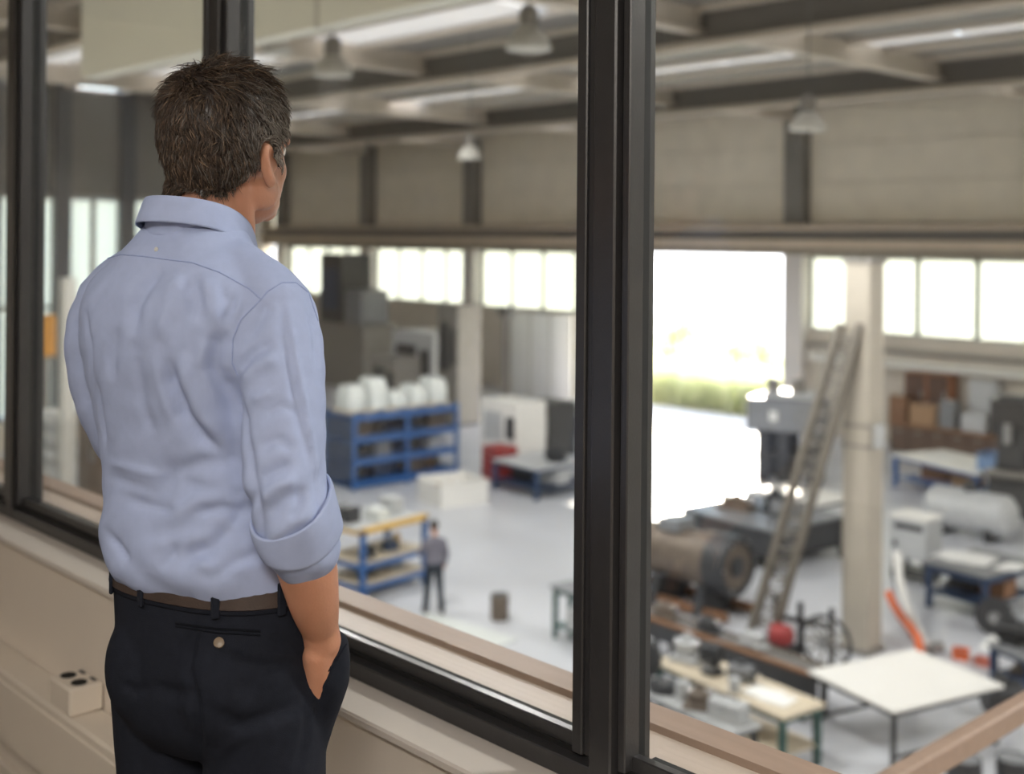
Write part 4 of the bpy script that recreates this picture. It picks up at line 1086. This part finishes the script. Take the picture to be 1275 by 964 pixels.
open_bin(F9.at(.92, .4), (.5, .7, .45), 0, mat('light_blue_bin', srgb(120, 150, 190), .5), 'light blue bin on the corner of the white topped bench')
papers(F9.at(.35, .5), (1.2, .7), .0, 'white sheets on the blue framed bench behind the white cabinet')
# white welding cabinet with its hoses
p = on_z(1140, 722, HZ)
wc_ = thing('welding_cabinet', 'white machine cabinet with a dark vent beside the square column', 'machine', p, 0)
MB().b2(-.42, .42, -.35, .35, .50, 1.32, .03).build('housing', M_lgrey, wc_)
MB().b2(-.30, .34, -.36, -.345, 1.10, 1.22, .004).build('vent', M_dgrey, wc_)
MB().b2(-.34, -.24, -.37, -.345, .72, .84, .004).build('knob_plate', M_dgrey, wc_)
MB().b2(-.44, .44, -.37, .37, 1.32, 1.38, .015).build('lid', M_white, wc_)
for x in (-.34, .34):
    for y in (-.27, .27): MB().b2(x - .04, x + .04, y - .04, y + .04, .0, .5).build('leg', M_dgrey, wc_)
MB().b2(-.40, .40, -.33, .33, .12, .2).build('tray', M_dgrey, wc_)
q = [at_depth(u, v, d_) for u, v, d_ in ((1117, 690, 24.2), (1120, 720, 23.6), (1127, 748, 22.8), (1137, 775, 21.9), (1148, 797, 21.2))]
q.append(on_z(1157, 808, HZ + .09)); q.append(on_z(1168, 806, HZ + .09))
h = thing('air_hose', 'thick white hose curving from the white cabinet to the floor', 'hose', q[-1]); MB().tube([v - q[-1] for v in q], .085, 10).build('hose', M_white, h); MB().tube([q[-2] - q[-1], Vector((0, 0, 0)), (Vector(q[-1] - q[-2]) * .3)], .10, 10).build('coupling', M_metal, h)
q = [at_depth(u, v, d_) for u, v, d_ in ((1106, 738, 22.2), (1112, 752, 22.0), (1122, 768, 21.6), (1134, 782, 21.2), (1143, 796, 20.8))]; q.append(on_z(1147, 818, HZ + .08)); q.append(on_z(1154, 826, HZ + .08)); q.append(on_z(1164, 829, HZ + .08))
h = thing('air_hose', 'orange hose curving down beside the square column', 'hose', q[-1]); MB().tube([v - q[-1] for v in q], .075, 10).build('hose', M_orange, h); MB().cyl(q[-2] - q[-1], (q[-1] - q[-2]) * .1, .10, 10).build('coupling', M_red, h)
p = on_z(1186, 820, HZ); open_bin(p + Vector((.1, .1, 0)), (.24, .22, .14), .3, M_orange, 'low orange bin on the floor behind the white square table', fill=M_pink)
p = on_z(1210, 830, HZ); open_bin(p + Vector((.1, .2, 0)), (.24, .2, .10), .1, M_pink, 'small salmon tray on the floor behind the white table corner')
p = on_z(1205, 818, HZ); t = thing('floor_mat', 'pale floor sheet beyond the white square table', 'mat', p + Vector((.6, 1.2, 0)), .2); MB().b2(-.8, .8, -.5, .5, .0, .02, .005).build('sheet', M_paper, t)
for u_, nm in ((1200, 'dark steel drum on the floor below the timber rail beam, nearer the white table'), (1262, 'dark steel drum on the floor below the timber rail beam, nearer the picture edge')): drum(on_z(u_, 992, HZ), .22, .5, M_dgrey, nm, lidm=M_grey)
# blue tables with papers
F10 = Frame((1150, 698), (1229, 718), (1300, 701), .9)
bench('workbench', 'blue legged table covered with white papers beyond the orange hose', 'workbench', F10, M_grey, M_dblue, .06, .1, .32, .14)
papers(F10.at(.30, .5), (1.2, .9), 0, 'wide white sheets spread on the blue legged table', 4); papers(F10.at(.90, .5), (.5, .7), .1, 'white sheets at the corner of the blue legged table', 3)
casting(F10.at(.25, .5, .33), (.7, .6, .35), 0, M_dgrey, 'dark casting on the shelf under the blue legged table'); carton(F10.at(.76, .5, .33), (.5, .5, .32), 0, M_oak, 'brown carton on the shelf under the blue legged table')
F11 = Frame((1228, 800), (1282, 822), (1330, 800), .75)
bench('workbench', 'dark bench piled with machine parts at the edge of the picture', 'workbench', F11, M_grey, M_dblue, .06, .1, .3)
motor(F11.at(.22, .28), .18, .42, .2, M_dgrey, 'charcoal motor on the dark bench piled with machine parts'); gear(F11.at(.82, .4), .22, .1, .8, M_rust, 'rusty upright gear on the dark bench piled with machine parts', False)
casting(F11.at(.5, .8), (.42, .34, .5), .2, M_lgrey, 'pale casting on the dark bench piled with machine parts'); casting(F11.at(.5, .5, .31), (.7, .5, .36), .2, M_rust, 'rusty casting on the shelf of the dark parts bench')
p = on_z(1246, 890, HZ); motor(p, .24, .5, .9, M_dgrey, 'large charcoal motor on the floor before the dark parts bench')
p = on_z(1228, 800, HZ); gear(p + Vector((-.1, .5, 0)), .34, .14, .5, M_dgrey, 'dark gear wheel standing on the floor beside the parts bench', False)
# dark lathe and round tank at the right edge
p = on_z(1262, 640, HZ); t = thing('lathe_machine', 'tall black machine at the edge of the picture beyond the blue legged table', 'machine', p, .1)
MB().b2(-.5, .9, -.5, .5, 0, 1.2, .03).build('base', M_dgrey, t); MB().b2(-.35, .35, -.3, .3, 1.2, 3.1, .04).build('column', M_dgrey, t); MB().b2(-.5, .6, -.42, .42, 2.3, 3.0, .05).build('head', M_black, t)
MB().cyl((0, -.5, 1.9), (0, -.5, 2.4), .1, 12).build('spindle', M_metal, t); MB().b2(-.5, .6, -.9, -.5, 1.1, 1.2).build('table_plate', M_steel_mid, t)
p = on_z(1208, 668, HZ); t = thing('tank', 'grey round tank lying between the blue legged table and the white topped bench', 'tank', p, 0)
ax = Matrix.Translation((0, 0, .62)) @ Matrix.Rotation(PI / 2, 4, 'Y')
MB().lathe([(.1, -1.1), (.35, -1.05), (.5, -.9), (.5, .9), (.35, 1.05), (.1, 1.1)], n=24, M=ax).build('shell', M_lgrey, t)
for x in (-.6, .6): MB().b2(x - .08, x + .08, -.4, .4, 0, .3).build('saddle', M_dgrey, t)
MB().cyl((0, 0, 1.1), (0, 0, 1.3), .15, 12).build('manhole', M_dgrey, t)

# ---------------------------------------------------------------- centre panes
F12 = Frame((684, 728), (748, 751), (772, 743), .95)
bench('workbench', 'steel table with green legs standing alone behind the dark window post', 'workbench', F12, M_grey, M_green, .05, .08, .25)
toolbox(F12.at(.5, .5, .26), (.6, .35, .35), .1, M_lgrey, 'pale toolbox on the shelf of the lone steel table')
p = on_z(622, 771, HZ); drum(p, .17, .46, M_rust, 'small brown drum standing alone on the open floor', lidm=M_dgrey)
p = on_z(560, 790, HZ); t = thing('floor_mat', 'pale flat board lying on the floor by the worker', 'mat', p, 0.1); MB().b2(-1.1, 1.1, -.6, .6, 0, .03, .005).build('sheet', M_wrap, t)
# blue rack with wrapped goods
F13 = Frame((402, 601), (440, 612), (574, 592), 0)
rack('blue pallet rack loaded with parts, white wrapped goods on its top', F13, 2.15, (.18, .80, 1.42, 2.05), M_blue, M_dblue, back=M_dblue)
rr = random.Random(5)
pal = [('dark', M_dgrey), ('rusty', M_rust), ('brown', M_carton), ('grey', M_grey), ('pale', M_lgrey), ('dark blue', M_dblue)]
sh_n = {.21: 'bottom', .83: 'second', 1.45: 'third'}
used = set()
ords = ['first', 'second', 'third', 'fourth', 'fifth', 'sixth']
for z, zn in sh_n.items():
    for k in range(4):
        cn, cm_2 = pal[rr.randrange(len(pal))]
        s_ = (.55, rr.uniform(.5, .66), rr.uniform(.28, .44))
        pp = F13.at(.60, (.14, .335, .665, .86)[k], z + .002)
        kind = rr.choice(['carton', 'bin', 'motor'])
        lb = f'on the {zn} shelf of the blue rack, {ords[k]} from its near end'
        if kind == 'carton': carton(pp, s_, F13.rz, cm_2, f'{cn} carton {lb}', group='goods on the blue rack')
        elif kind == 'bin': open_bin(pp, s_, F13.rz, cm_2, f'{cn} bin {lb}', group='goods on the blue rack', fill=M_rust)
        else: motor(pp, .17, .42, F13.rz, cm_2, f'{cn} motor {lb}', group='goods on the blue rack')
def wrapped(p, s, rz, label):
    t = thing('wrapped_pallet', label, 'pallet', p, rz, 'white wrapped goods on the blue rack')
    x, y, z = s[0] / 2, s[1] / 2, s[2]; r = random.Random(int(p[1] * 31)); mb = MB()
    rings = []
    for k in range(7):
        f = k / 6; sc = 1 - .14 * f ** 3 + r.uniform(-.04, .04) if k < 6 else .74
        rings.append([(x * sc * math.copysign(abs(math.cos(a)) ** .5, math.cos(a)) * r.uniform(.93, 1.04), y * sc * math.copysign(abs(math.sin(a)) ** .5, math.sin(a)) * r.uniform(.93, 1.04), .1 + (z - .1) * f + r.uniform(-.02, .02) * (0 < k)) for a in [2 * PI * j / 20 for j in range(20)]])
    mb.loft(rings).build('wrapped_load', M_wrap, t, 60)
    MB().b2(-x, x, -y, y, .06, .1).b2(-x, x, -y, -y + .1, 0, .06).b2(-x, x, y - .1, y, 0, .06).build('pallet_base', M_wood, t)
for k, (fy, hh) in enumerate(((.11, .78), (.305, .95), (.50, .50), (.695, .62), (.89, .80))):
    wrapped(F13.at(.5, fy, 2.085), (.95, .60, hh), F13.rz, f'white wrapped load on top of the blue rack, {ords[k]} from its near end')
# two level bench where the worker stands
F14 = Frame((400, 736), (451, 751), (536, 727), 0)
t = rack('blue two level bench with a yellow beam over its wooden worktop', F14, 1.40, (.30, .72), M_blue, None, name='assembly_bench', decks=M_wood)
w_, d_ = F14.w / 2, F14.d / 2
MB().b2(w_ - .10, w_ + .0, -d_, d_, 1.30, 1.42).build('yellow_beam', M_yellow, t); MB().b2(-w_, w_ - .1, -d_, d_, 1.36, 1.40).build('top_shelf', M_lgrey, t); MB().b2(-w_, w_ - .1, -d_, -d_ + .1, 1.28, 1.36).build('yellow_beam', M_yellow, t)
for k, (fx, fy, s_, m_, lb) in enumerate(((.35, .18, (.4, .3, .3), M_dgrey, 'dark box on the top shelf of the blue bench, near end'), (.6, .45, (.45, .3, .22), M_wrap, 'white box on the top shelf of the blue bench, midway'), (.45, .78, (.4, .3, .34), M_lgrey, 'pale box on the top shelf of the blue bench, by the worker'))):
    carton(F14.at(fx, fy, 1.405), s_, F14.rz, m_, lb)
vise(F14.at(.78, .25, .755), .8, .2, M_dgrey, 'dark vise on the wooden worktop of the blue bench'); toolbox(F14.at(.7, .6, .755), (.3, .2, .2), 1.4, M_dblue, 'dark blue toolbox on the wooden worktop of the blue bench'); drum(F14.at(.55, .8, .755), .07, .24, M_yellow, 'small yellow can on the wooden worktop of the blue bench', 'can', 'can')
motor(F14.at(.55, .3, .335), .13, .4, .9, M_dgrey, 'dark motor on the lower shelf of the blue bench'); casting(F14.at(.55, .72, .335), (.5, .4, .3), .2, M_lgrey, 'pale casting on the lower shelf of the blue bench')
# white skip and the far bench group
F15 = Frame((520, 622), (549, 634), (592, 621), 0)
open_bin(F15.base, (F15.w, F15.d, .62), F15.rz, M_white, 'white steel skip on the floor at the end of the blue rack', 'skip', name='waste_skip', fill=M_carton)
F16 = Frame((612, 571), (668, 584), (735, 571), .88)
bench('workbench', 'grey steel bench with clutter on the floor before the white panels', 'workbench', F16, M_lgrey, M_dblue, .06, .12, .3)
open_bin(F16.at(.3, .4, .31), (.8, .6, .4), 0, M_dgrey, 'dark bin under the far grey steel bench', fill=M_lgrey); carton(F16.at(.75, .5, .31), (.7, .6, .42), .1, M_lgrey, 'pale carton under the far grey steel bench')
motor(F16.at(.75, .5), .2, .5, .3, M_dgrey, 'dark motor on the far grey steel bench')
p = on_z(611, 602, HZ); t = thing('tool_cabinet', 'red tool cabinet at the end of the far grey bench', 'cabinet', p + Vector((0, .35, 0)), 0)
MB().b2(-.4, .4, -.35, .35, .08, 1.05, .02).build('body', M_red, t)
for k in range(4): dd = MB().b2(-.36, .36, -.37, -.35, .14 + k * .22, .32 + k * .22, .005).build('drawer', M_red, t); MB().b2(-.25, .25, -.40, -.37, .27 + k * .22, .30 + k * .22).build('handle', M_metal, dd)
for x in (-.3, .3):
    for y in (-.25, .25): MB().cyl((x - .02, y, .04), (x + .02, y, .04), .04, 10).build('castor', M_dgrey, t)
def tall_machine(u, v, w, d, h, m, label, dk):
    p = on_z(u, v, HZ); t = thing('machine_cabinet', label, 'machine', p + Vector((0, d / 2, 0)), 0)
    MB().b2(-w / 2, w / 2, -d / 2, d / 2, .1, h, .03).build('housing', m, t); MB().b2(-w / 2 + .05, w / 2 - .05, -d / 2 + .05, d / 2 - .05, 0, .1).build('plinth', M_dgrey, t)
    MB().b2(-w * .38, w * .1, -d / 2 - .02, -d / 2, h * .45, h * .85, .01).build('window', dk, t); MB().b2(w * .2, w * .42, -d / 2 - .03, -d / 2, h * .5, h * .8, .01).build('control_panel', M_dgrey if m is not M_dgrey else M_lgrey, t)
    MB().b2(-w * .4, w * .4, -d / 2 - .015, -d / 2, .2, h * .38, .01).build('door', m, t)
    return t
tall_machine(620, 590, 1.7, 1.2, 2.2, M_white, 'white machine cabinet behind the red tool cabinet', M_lgrey)
tall_machine(664, 583, 1.4, 1.2, 2.05, M_dgrey, 'charcoal machine cabinet behind the far grey bench', M_grey)
tall_machine(704, 577, 1.3, 1.2, 1.9, M_wrap, 'white machine cabinet next to the dark window post', M_grey)
# tall white panels and pole before the far wall
a, b = on_y(637, 388, YF - 2.2), on_y(712, 388, YF - 2.2)
t = thing('screen_panel', 'tall white screen standing before the far wall windows', 'screen', ((a.x + b.x) / 2, YF - 2.2, HZ))
W = (b.x - a.x) / 2; H = a.z - HZ
for k in range(3): x = -W + 2 * W * (k + .5) / 3; MB().b2(x - W / 3 + .02, x + W / 3 - .02, -.04, .04, .15, H, .01).build('panel', M_curtain, t)
for k in range(4): x = -W + 2 * W * k / 3; MB().b2(x - .04, x + .04, -.06, .06, 0, H + .05).build('post', M_lampm, t)
for k in range(4): x = -W + 2 * W * k / 3; MB().b2(x - .05, x + .05, -.5, .5, 0, .05).build('foot', M_lampm, t)
p = on_y(629, 400, YF - 3.0); t = thing('pole', 'dark grey pole with a bracket head beside the tall white screen', 'pole', (p.x, p.y, HZ)); H = on_y(629, 384, YF - 3.0).z - HZ
MB().lathe([(.4, 0), (.4, .04), (.14, .1), (.14, H), (.001, H)], n=14).build('shaft', M_steel_mid, t); MB().b2(-.3, .3, -.2, .2, H - .3, H + .1, .02).build('bracket', M_steel_dark, t)
# far left group: tall dark machine, boxes and shelves behind the blue rack
p = on_z(440, 520, HZ); p = on_y(440, 470, 34.0); t = thing('machining_centre', 'tall dark machine tower between the far windows', 'machine', (p.x, 34.0, HZ))
MB().b2(-2.2, 2.2, -1, 1, 0, 3.0, .05).build('base', M_steel_mid, t); MB().b2(-1.6, .2, -.9, .9, 3.0, 6.3, .05).build('tower', M_dgrey, t); MB().b2(.3, 1.7, -.8, .8, 3.0, 4.6, .05).build('housing', M_grey, t); MB().b2(-1.3, -.1, -.95, -.9, 3.6, 5.6, .02).build('door', M_dblue, t)
t = tall_machine(512, 520, 2.6, 1.6, 3.4, M_lgrey, 'wide pale grey machine beyond the blue rack', M_dgrey)
t = tall_machine(556, 530, 1.2, 1.2, 4.6, M_steel_mid, 'narrow tall grey cabinet beside the pale far pilaster', M_dgrey)
t = tall_machine(476, 530, 1.6, 1.2, 2.6, M_steel_mid, 'mid grey machine between the dark tower and the wide pale machine', M_dgrey)
# leftmost pane
p = on_z(54, 622, HZ); t = thing('paper_shelf', 'open white shelf stacked with paper near the hall end windows', 'shelf', p + Vector((-.2, .4, 0)), 0)
for z in (.15, .62, 1.09, 1.56, 2.03): MB().b2(-.9, .9, -.4, .4, z - .04, z).build('shelf_board', M_lgrey, t)
for x in (-.88, .88):
    for y in (-.37, .37): MB().b2(x - .03, x + .03, y - .03, y + .03, 0, 2.3).build('post', M_lgrey, t)
n_ = ['bottom', 'second', 'third', 'fourth', 'top']
for k, z in enumerate((.15, .62, 1.09, 1.56, 2.03)):
    for x, nm in ((-.42, 'far'), (.42, 'near')):
        q = t.location + Vector((x, -.05, z + .003)); pt = thing('paper_stack', f'stack of paper on the {n_[k]} board of the white shelf, {nm} end', 'papers', q, 0, 'paper on the white shelf')
        for j in range(3): MB().box((.02 * (j % 2), 0, .04 + j * .085), (.62, .55, .08), .03 * j).build('ream', M_paper, pt)
p = on_z(112, 640, HZ); t = thing('cupboard', 'dark brown cupboard behind the left elbow of the standing man', 'cupboard', p + Vector((0, .5, 0)), 0)
MB().b2(-1.0, 1.0, -.4, .4, 0, 3.0, .02).build('body', mat('dark_brown_panel', srgb(82, 66, 58)), t)
for x in (-.5, .5): dd = MB().b2(x - .46, x + .46, -.43, -.4, .1, 2.9, .01).build('door', mat('dark_brown_door', srgb(96, 76, 64)), t); MB().b2(x * .2 - .03, x * .2 + .03, -.48, -.43, 1.3, 1.7).build('handle', M_metal, dd)
p = on_z(82, 640, HZ); t = thing('post', 'pale square steel post before the hall end windows', 'post', p, 0); MB().b2(-.16, .16, -.16, .16, .0, 6.0, .01).build('shaft', M_lampm, t); MB().b2(-.3, .3, -.3, .3, 0, .05).build('foot_plate', M_steel_mid, t)
for k, (du, hh, r_) in enumerate(((0, 2.6, .3), ) ): pass
p = on_z(52, 575, HZ); t = thing('hoist', 'yellow orange hoist block on a grey stand above the paper shelf', 'hoist', p, 0); MB().b2(-.35, .35, -.3, .3, 3.3, 4.6, .05).build('block', mat('amber_paint', srgb(216, 150, 52), .5), t); MB().b2(-.15, .15, -.15, .15, 0, 3.3).build('stand', M_steel_mid, t); MB().b2(-.7, .7, -.5, .5, 0, .1).build('foot', M_steel_mid, t)

# ---------------------------------------------------------------- the worker below
wk_p = on_z(540, 764, HZ)
wk = thing('person', 'worker in grey shirt and dark trousers standing on the hall floor at the blue bench', 'person', wk_p, YAW + math.radians(18))
mb = MB()
def worker_body(mb, g, part):
    if part in ('body',):
        blob(mb, (0, .03, 1.64), (.075, .095, .115)); limb(mb, [(0, -.02, 1.40, .055), (0, .0, 1.50, .052), (0, .01, 1.58, .052)])
        blob(mb, (0, .12, 1.63), (.014, .02, .02))
        for s_ in (1, -1): blob(mb, (s_ * .078, .02, 1.63), (.01, .02, .032))
    if part in ('body', 'shirt'):
        mb.loft([ell_ring(.17 - g, .12 - g, .12 - g, .0, z, p=2.3) for z in (.90, .95)] + [ell_ring(a - g, b - g, c - g, y, z, p=2.3) for z, a, b, c, y in ((1.05, .165, .125, .115, .0), (1.2, .175, .125, .115, -.01), (1.33, .185, .12, .12, -.02), (1.40, .17, .09, .11, -.02), (1.45, .10, .06, .08, -.02), (1.48, .06, .05, .055, -.02))])
        for s_, A in ((1, [(.165, -.02, 1.37), (.215, -.03, 1.22), (.235, -.02, 1.08), (.225, .06, .92)]), (-1, [(-.165, -.02, 1.37), (-.23, .02, 1.24), (-.25, .10, 1.12), (-.20, .28, 1.06)])):
            limb(mb, [(*A[0], .066 - g), (*A[1], .056 - g), (*A[2], .050 - g)] + ([(*A[3], .042 - g)] if part == 'shirt' or True else []), 16)
            if part == 'body':
                h = Vector(A[3]); d_ = (h - Vector(A[2])).normalized()
                limb(mb, [(*(h + d_ * .03), .028), (*(h + d_ * .09), .036)], 12)
                for j in range(4): q = h + d_ * .11 + Vector((s_ * .0, (j - 1.5) * .018, 0)); limb(mb, [(*q, .009), (*(q + d_ * .04), .009), (*(q + d_ * .06 + Vector((-s_ * .02, 0, -.01))), .008)], 8)
                q = h + d_ * .06 + Vector((-s_ * .03, .02, 0)); limb(mb, [(*q, .011), (*(q + d_ * .04 + Vector((-s_ * .015, .01, 0))), .010)], 8)
    if part in ('body', 'trousers'):
        mb.loft([ell_ring(.165 - g, .12 - g, .12 - g, .0, .97, p=2.3), ell_ring(.175 - g, .12 - g, .13 - g, .0, .88, p=2.3), ell_ring(.16 - g, .1 - g, .1 - g, .0, .80, p=2.3)])
        for s_ in (1, -1): limb(mb, [(s_ * .085, .0, .84, .092 - g), (s_ * (.12), .02, .48, .070 - g), (s_ * .15, .0 - .03 * s_, .10, .060 - g)] + ([(s_ * .15, -.03 * s_, .04, .036)] if part == 'body' else []), 16)
for part, m_, g in (('body', M_skin, .014), ('shirt', mat('worker_grey_shirt', srgb(112, 110, 122), .9), 0), ('trousers', mat('worker_dark_trousers', srgb(40, 48, 58), .9), 0)):
    mb = MB(); worker_body(mb, g, part); put(remesh(mb, .009, 5), part, m_, wk)
mb = MB(); blob(mb, (0, .018, 1.668), (.083, .100, .105)); hm_ = remesh(mb, .008, 3); a = verts_np(hm_)
lim = 1.60 + np.clip((a[:, 1] + .0) * 1.1, 0, .11); a[:, 2] = np.maximum(a[:, 2], lim); set_np(hm_, a); put(hm_, 'hair', mat('worker_dark_hair', srgb(46, 38, 34), .6, 0, .2, 60, .4, bscale=160), wk)
for s_ in (1, -1):
    mb = MB(); limb(mb, [(s_ * .15, -.06 - .03 * s_, .045, .042), (s_ * .155, .06 - .03 * s_, .045, .044), (s_ * .165, .15 - .03 * s_, .038, .036)], 14); m2 = remesh(mb, .009, 4); a = verts_np(m2); a[:, 2] = np.maximum(a[:, 2], .002); set_np(m2, a); put(m2, 'shoe', M_shoe, wk)

# ---------------------------------------------------------------- bushes in the yard outside the door
M_leaf = bpy.data.materials.new('sunlit_leaf'); M_leaf.use_nodes = True
_t = M_leaf.node_tree; _b = _t.nodes['Principled BSDF']; _b.inputs['Base Color'].default_value = (*srgb(186, 194, 128), 1); _b.inputs['Roughness'].default_value = .6
_tl = _t.nodes.new('ShaderNodeBsdfTranslucent'); _tl.inputs[0].default_value = (*srgb(196, 206, 128), 1); _mx = _t.nodes.new('ShaderNodeMixShader'); _mx.inputs[0].default_value = .55
_t.links.new(_b.outputs[0], _mx.inputs[1]); _t.links.new(_tl.outputs[0], _mx.inputs[2]); _t.links.new(_mx.outputs[0], _t.nodes['Material Output'].inputs[0])
def bush(x, y, r, h, seed, label):
    t = thing('bush', label, 'bush', (x, y, HZ - .05), 0, 'bushes in the yard beyond the doorway'); rn = random.Random(seed)
    mb = MB()
    for k in range(5): a_ = rn.uniform(0, 6.28); mb.tube([(0, 0, 0), (.25 * r * math.cos(a_), .25 * r * math.sin(a_), h * .4), (.6 * r * math.cos(a_), .6 * r * math.sin(a_), h * .8)], [.06, .04, .015], 6)
    mb.build('stem', M_oak, t)
    mb = MB()
    for k in range(1500):
        a_, b_ = rn.uniform(0, 6.28), math.acos(rn.uniform(-1, 1)); q = rn.uniform(.5, 1.0) * (1 + .12 * math.sin(a_ * 3 + seed))
        c_ = Vector((r * q * math.cos(a_) * math.sin(b_), r * q * math.sin(a_) * math.sin(b_), h * .46 + h * .46 * q * math.cos(b_)))
        M = Matrix.Translation(c_) @ Matrix.Rotation(rn.uniform(0, 6.28), 4, 'Z') @ Matrix.Rotation(rn.uniform(-1, 1), 4, 'X'); l = rn.uniform(.10, .2)
        mb.add([M @ Vector(v) for v in ((0, 0, 0), (l * .5, .0, l * .5), (0, .03, l * 1.4), (-l * .5, 0, l * .5))], [(0, 1, 2, 3)])
    o = mb.build('foliage', M_leaf, t, None); o['kind'] = 'stuff'
for k, (x, y, r, h, lb) in enumerate(((-39.4, 44.2, 1.75, 4.6, 'tall sunlit bush in the yard just past the dark window post'), (-35.6, 44.2, 1.6, 4.0, 'second sunlit bush from the dark window post'), (-32.0, 44.2, 1.6, 3.2, 'low sunlit bush in the middle of the bright doorway'), (-28.6, 44.0, 1.4, 2.4, 'lowest sunlit bush, next to the steel press head'))):
    bush(x, y, r, h, k, lb)

rn = random.Random(12); mb = MB()
for k in range(2600):
    x, y = rn.uniform(-42, -26.8), rn.uniform(40.4, 41.6); hh = rn.uniform(.5, 2.3); a_ = rn.uniform(0, 6.28); lx, ly = math.cos(a_), math.sin(a_); w_ = .05
    bx, by = rn.uniform(-.25, .25), rn.uniform(-.25, .25); z = HZ - .05
    mb.add([(x - lx * w_, y - ly * w_, z), (x + lx * w_, y + ly * w_, z), (x + bx * .5 + lx * w_, y + by * .5 + ly * w_, z + hh * .6), (x + bx, y + by, z + hh), (x + bx * .5 - lx * w_, y + by * .5 - ly * w_, z + hh * .6)], [(0, 1, 2, 4), (4, 2, 3)])
o = mb.build('tall_grass', sheet_mat('pale_grass_blade', srgb(230, 232, 200), .7), None, None); tag(o, 'strip of tall pale grass along the far side of the doorway', 'grass', kind='stuff')
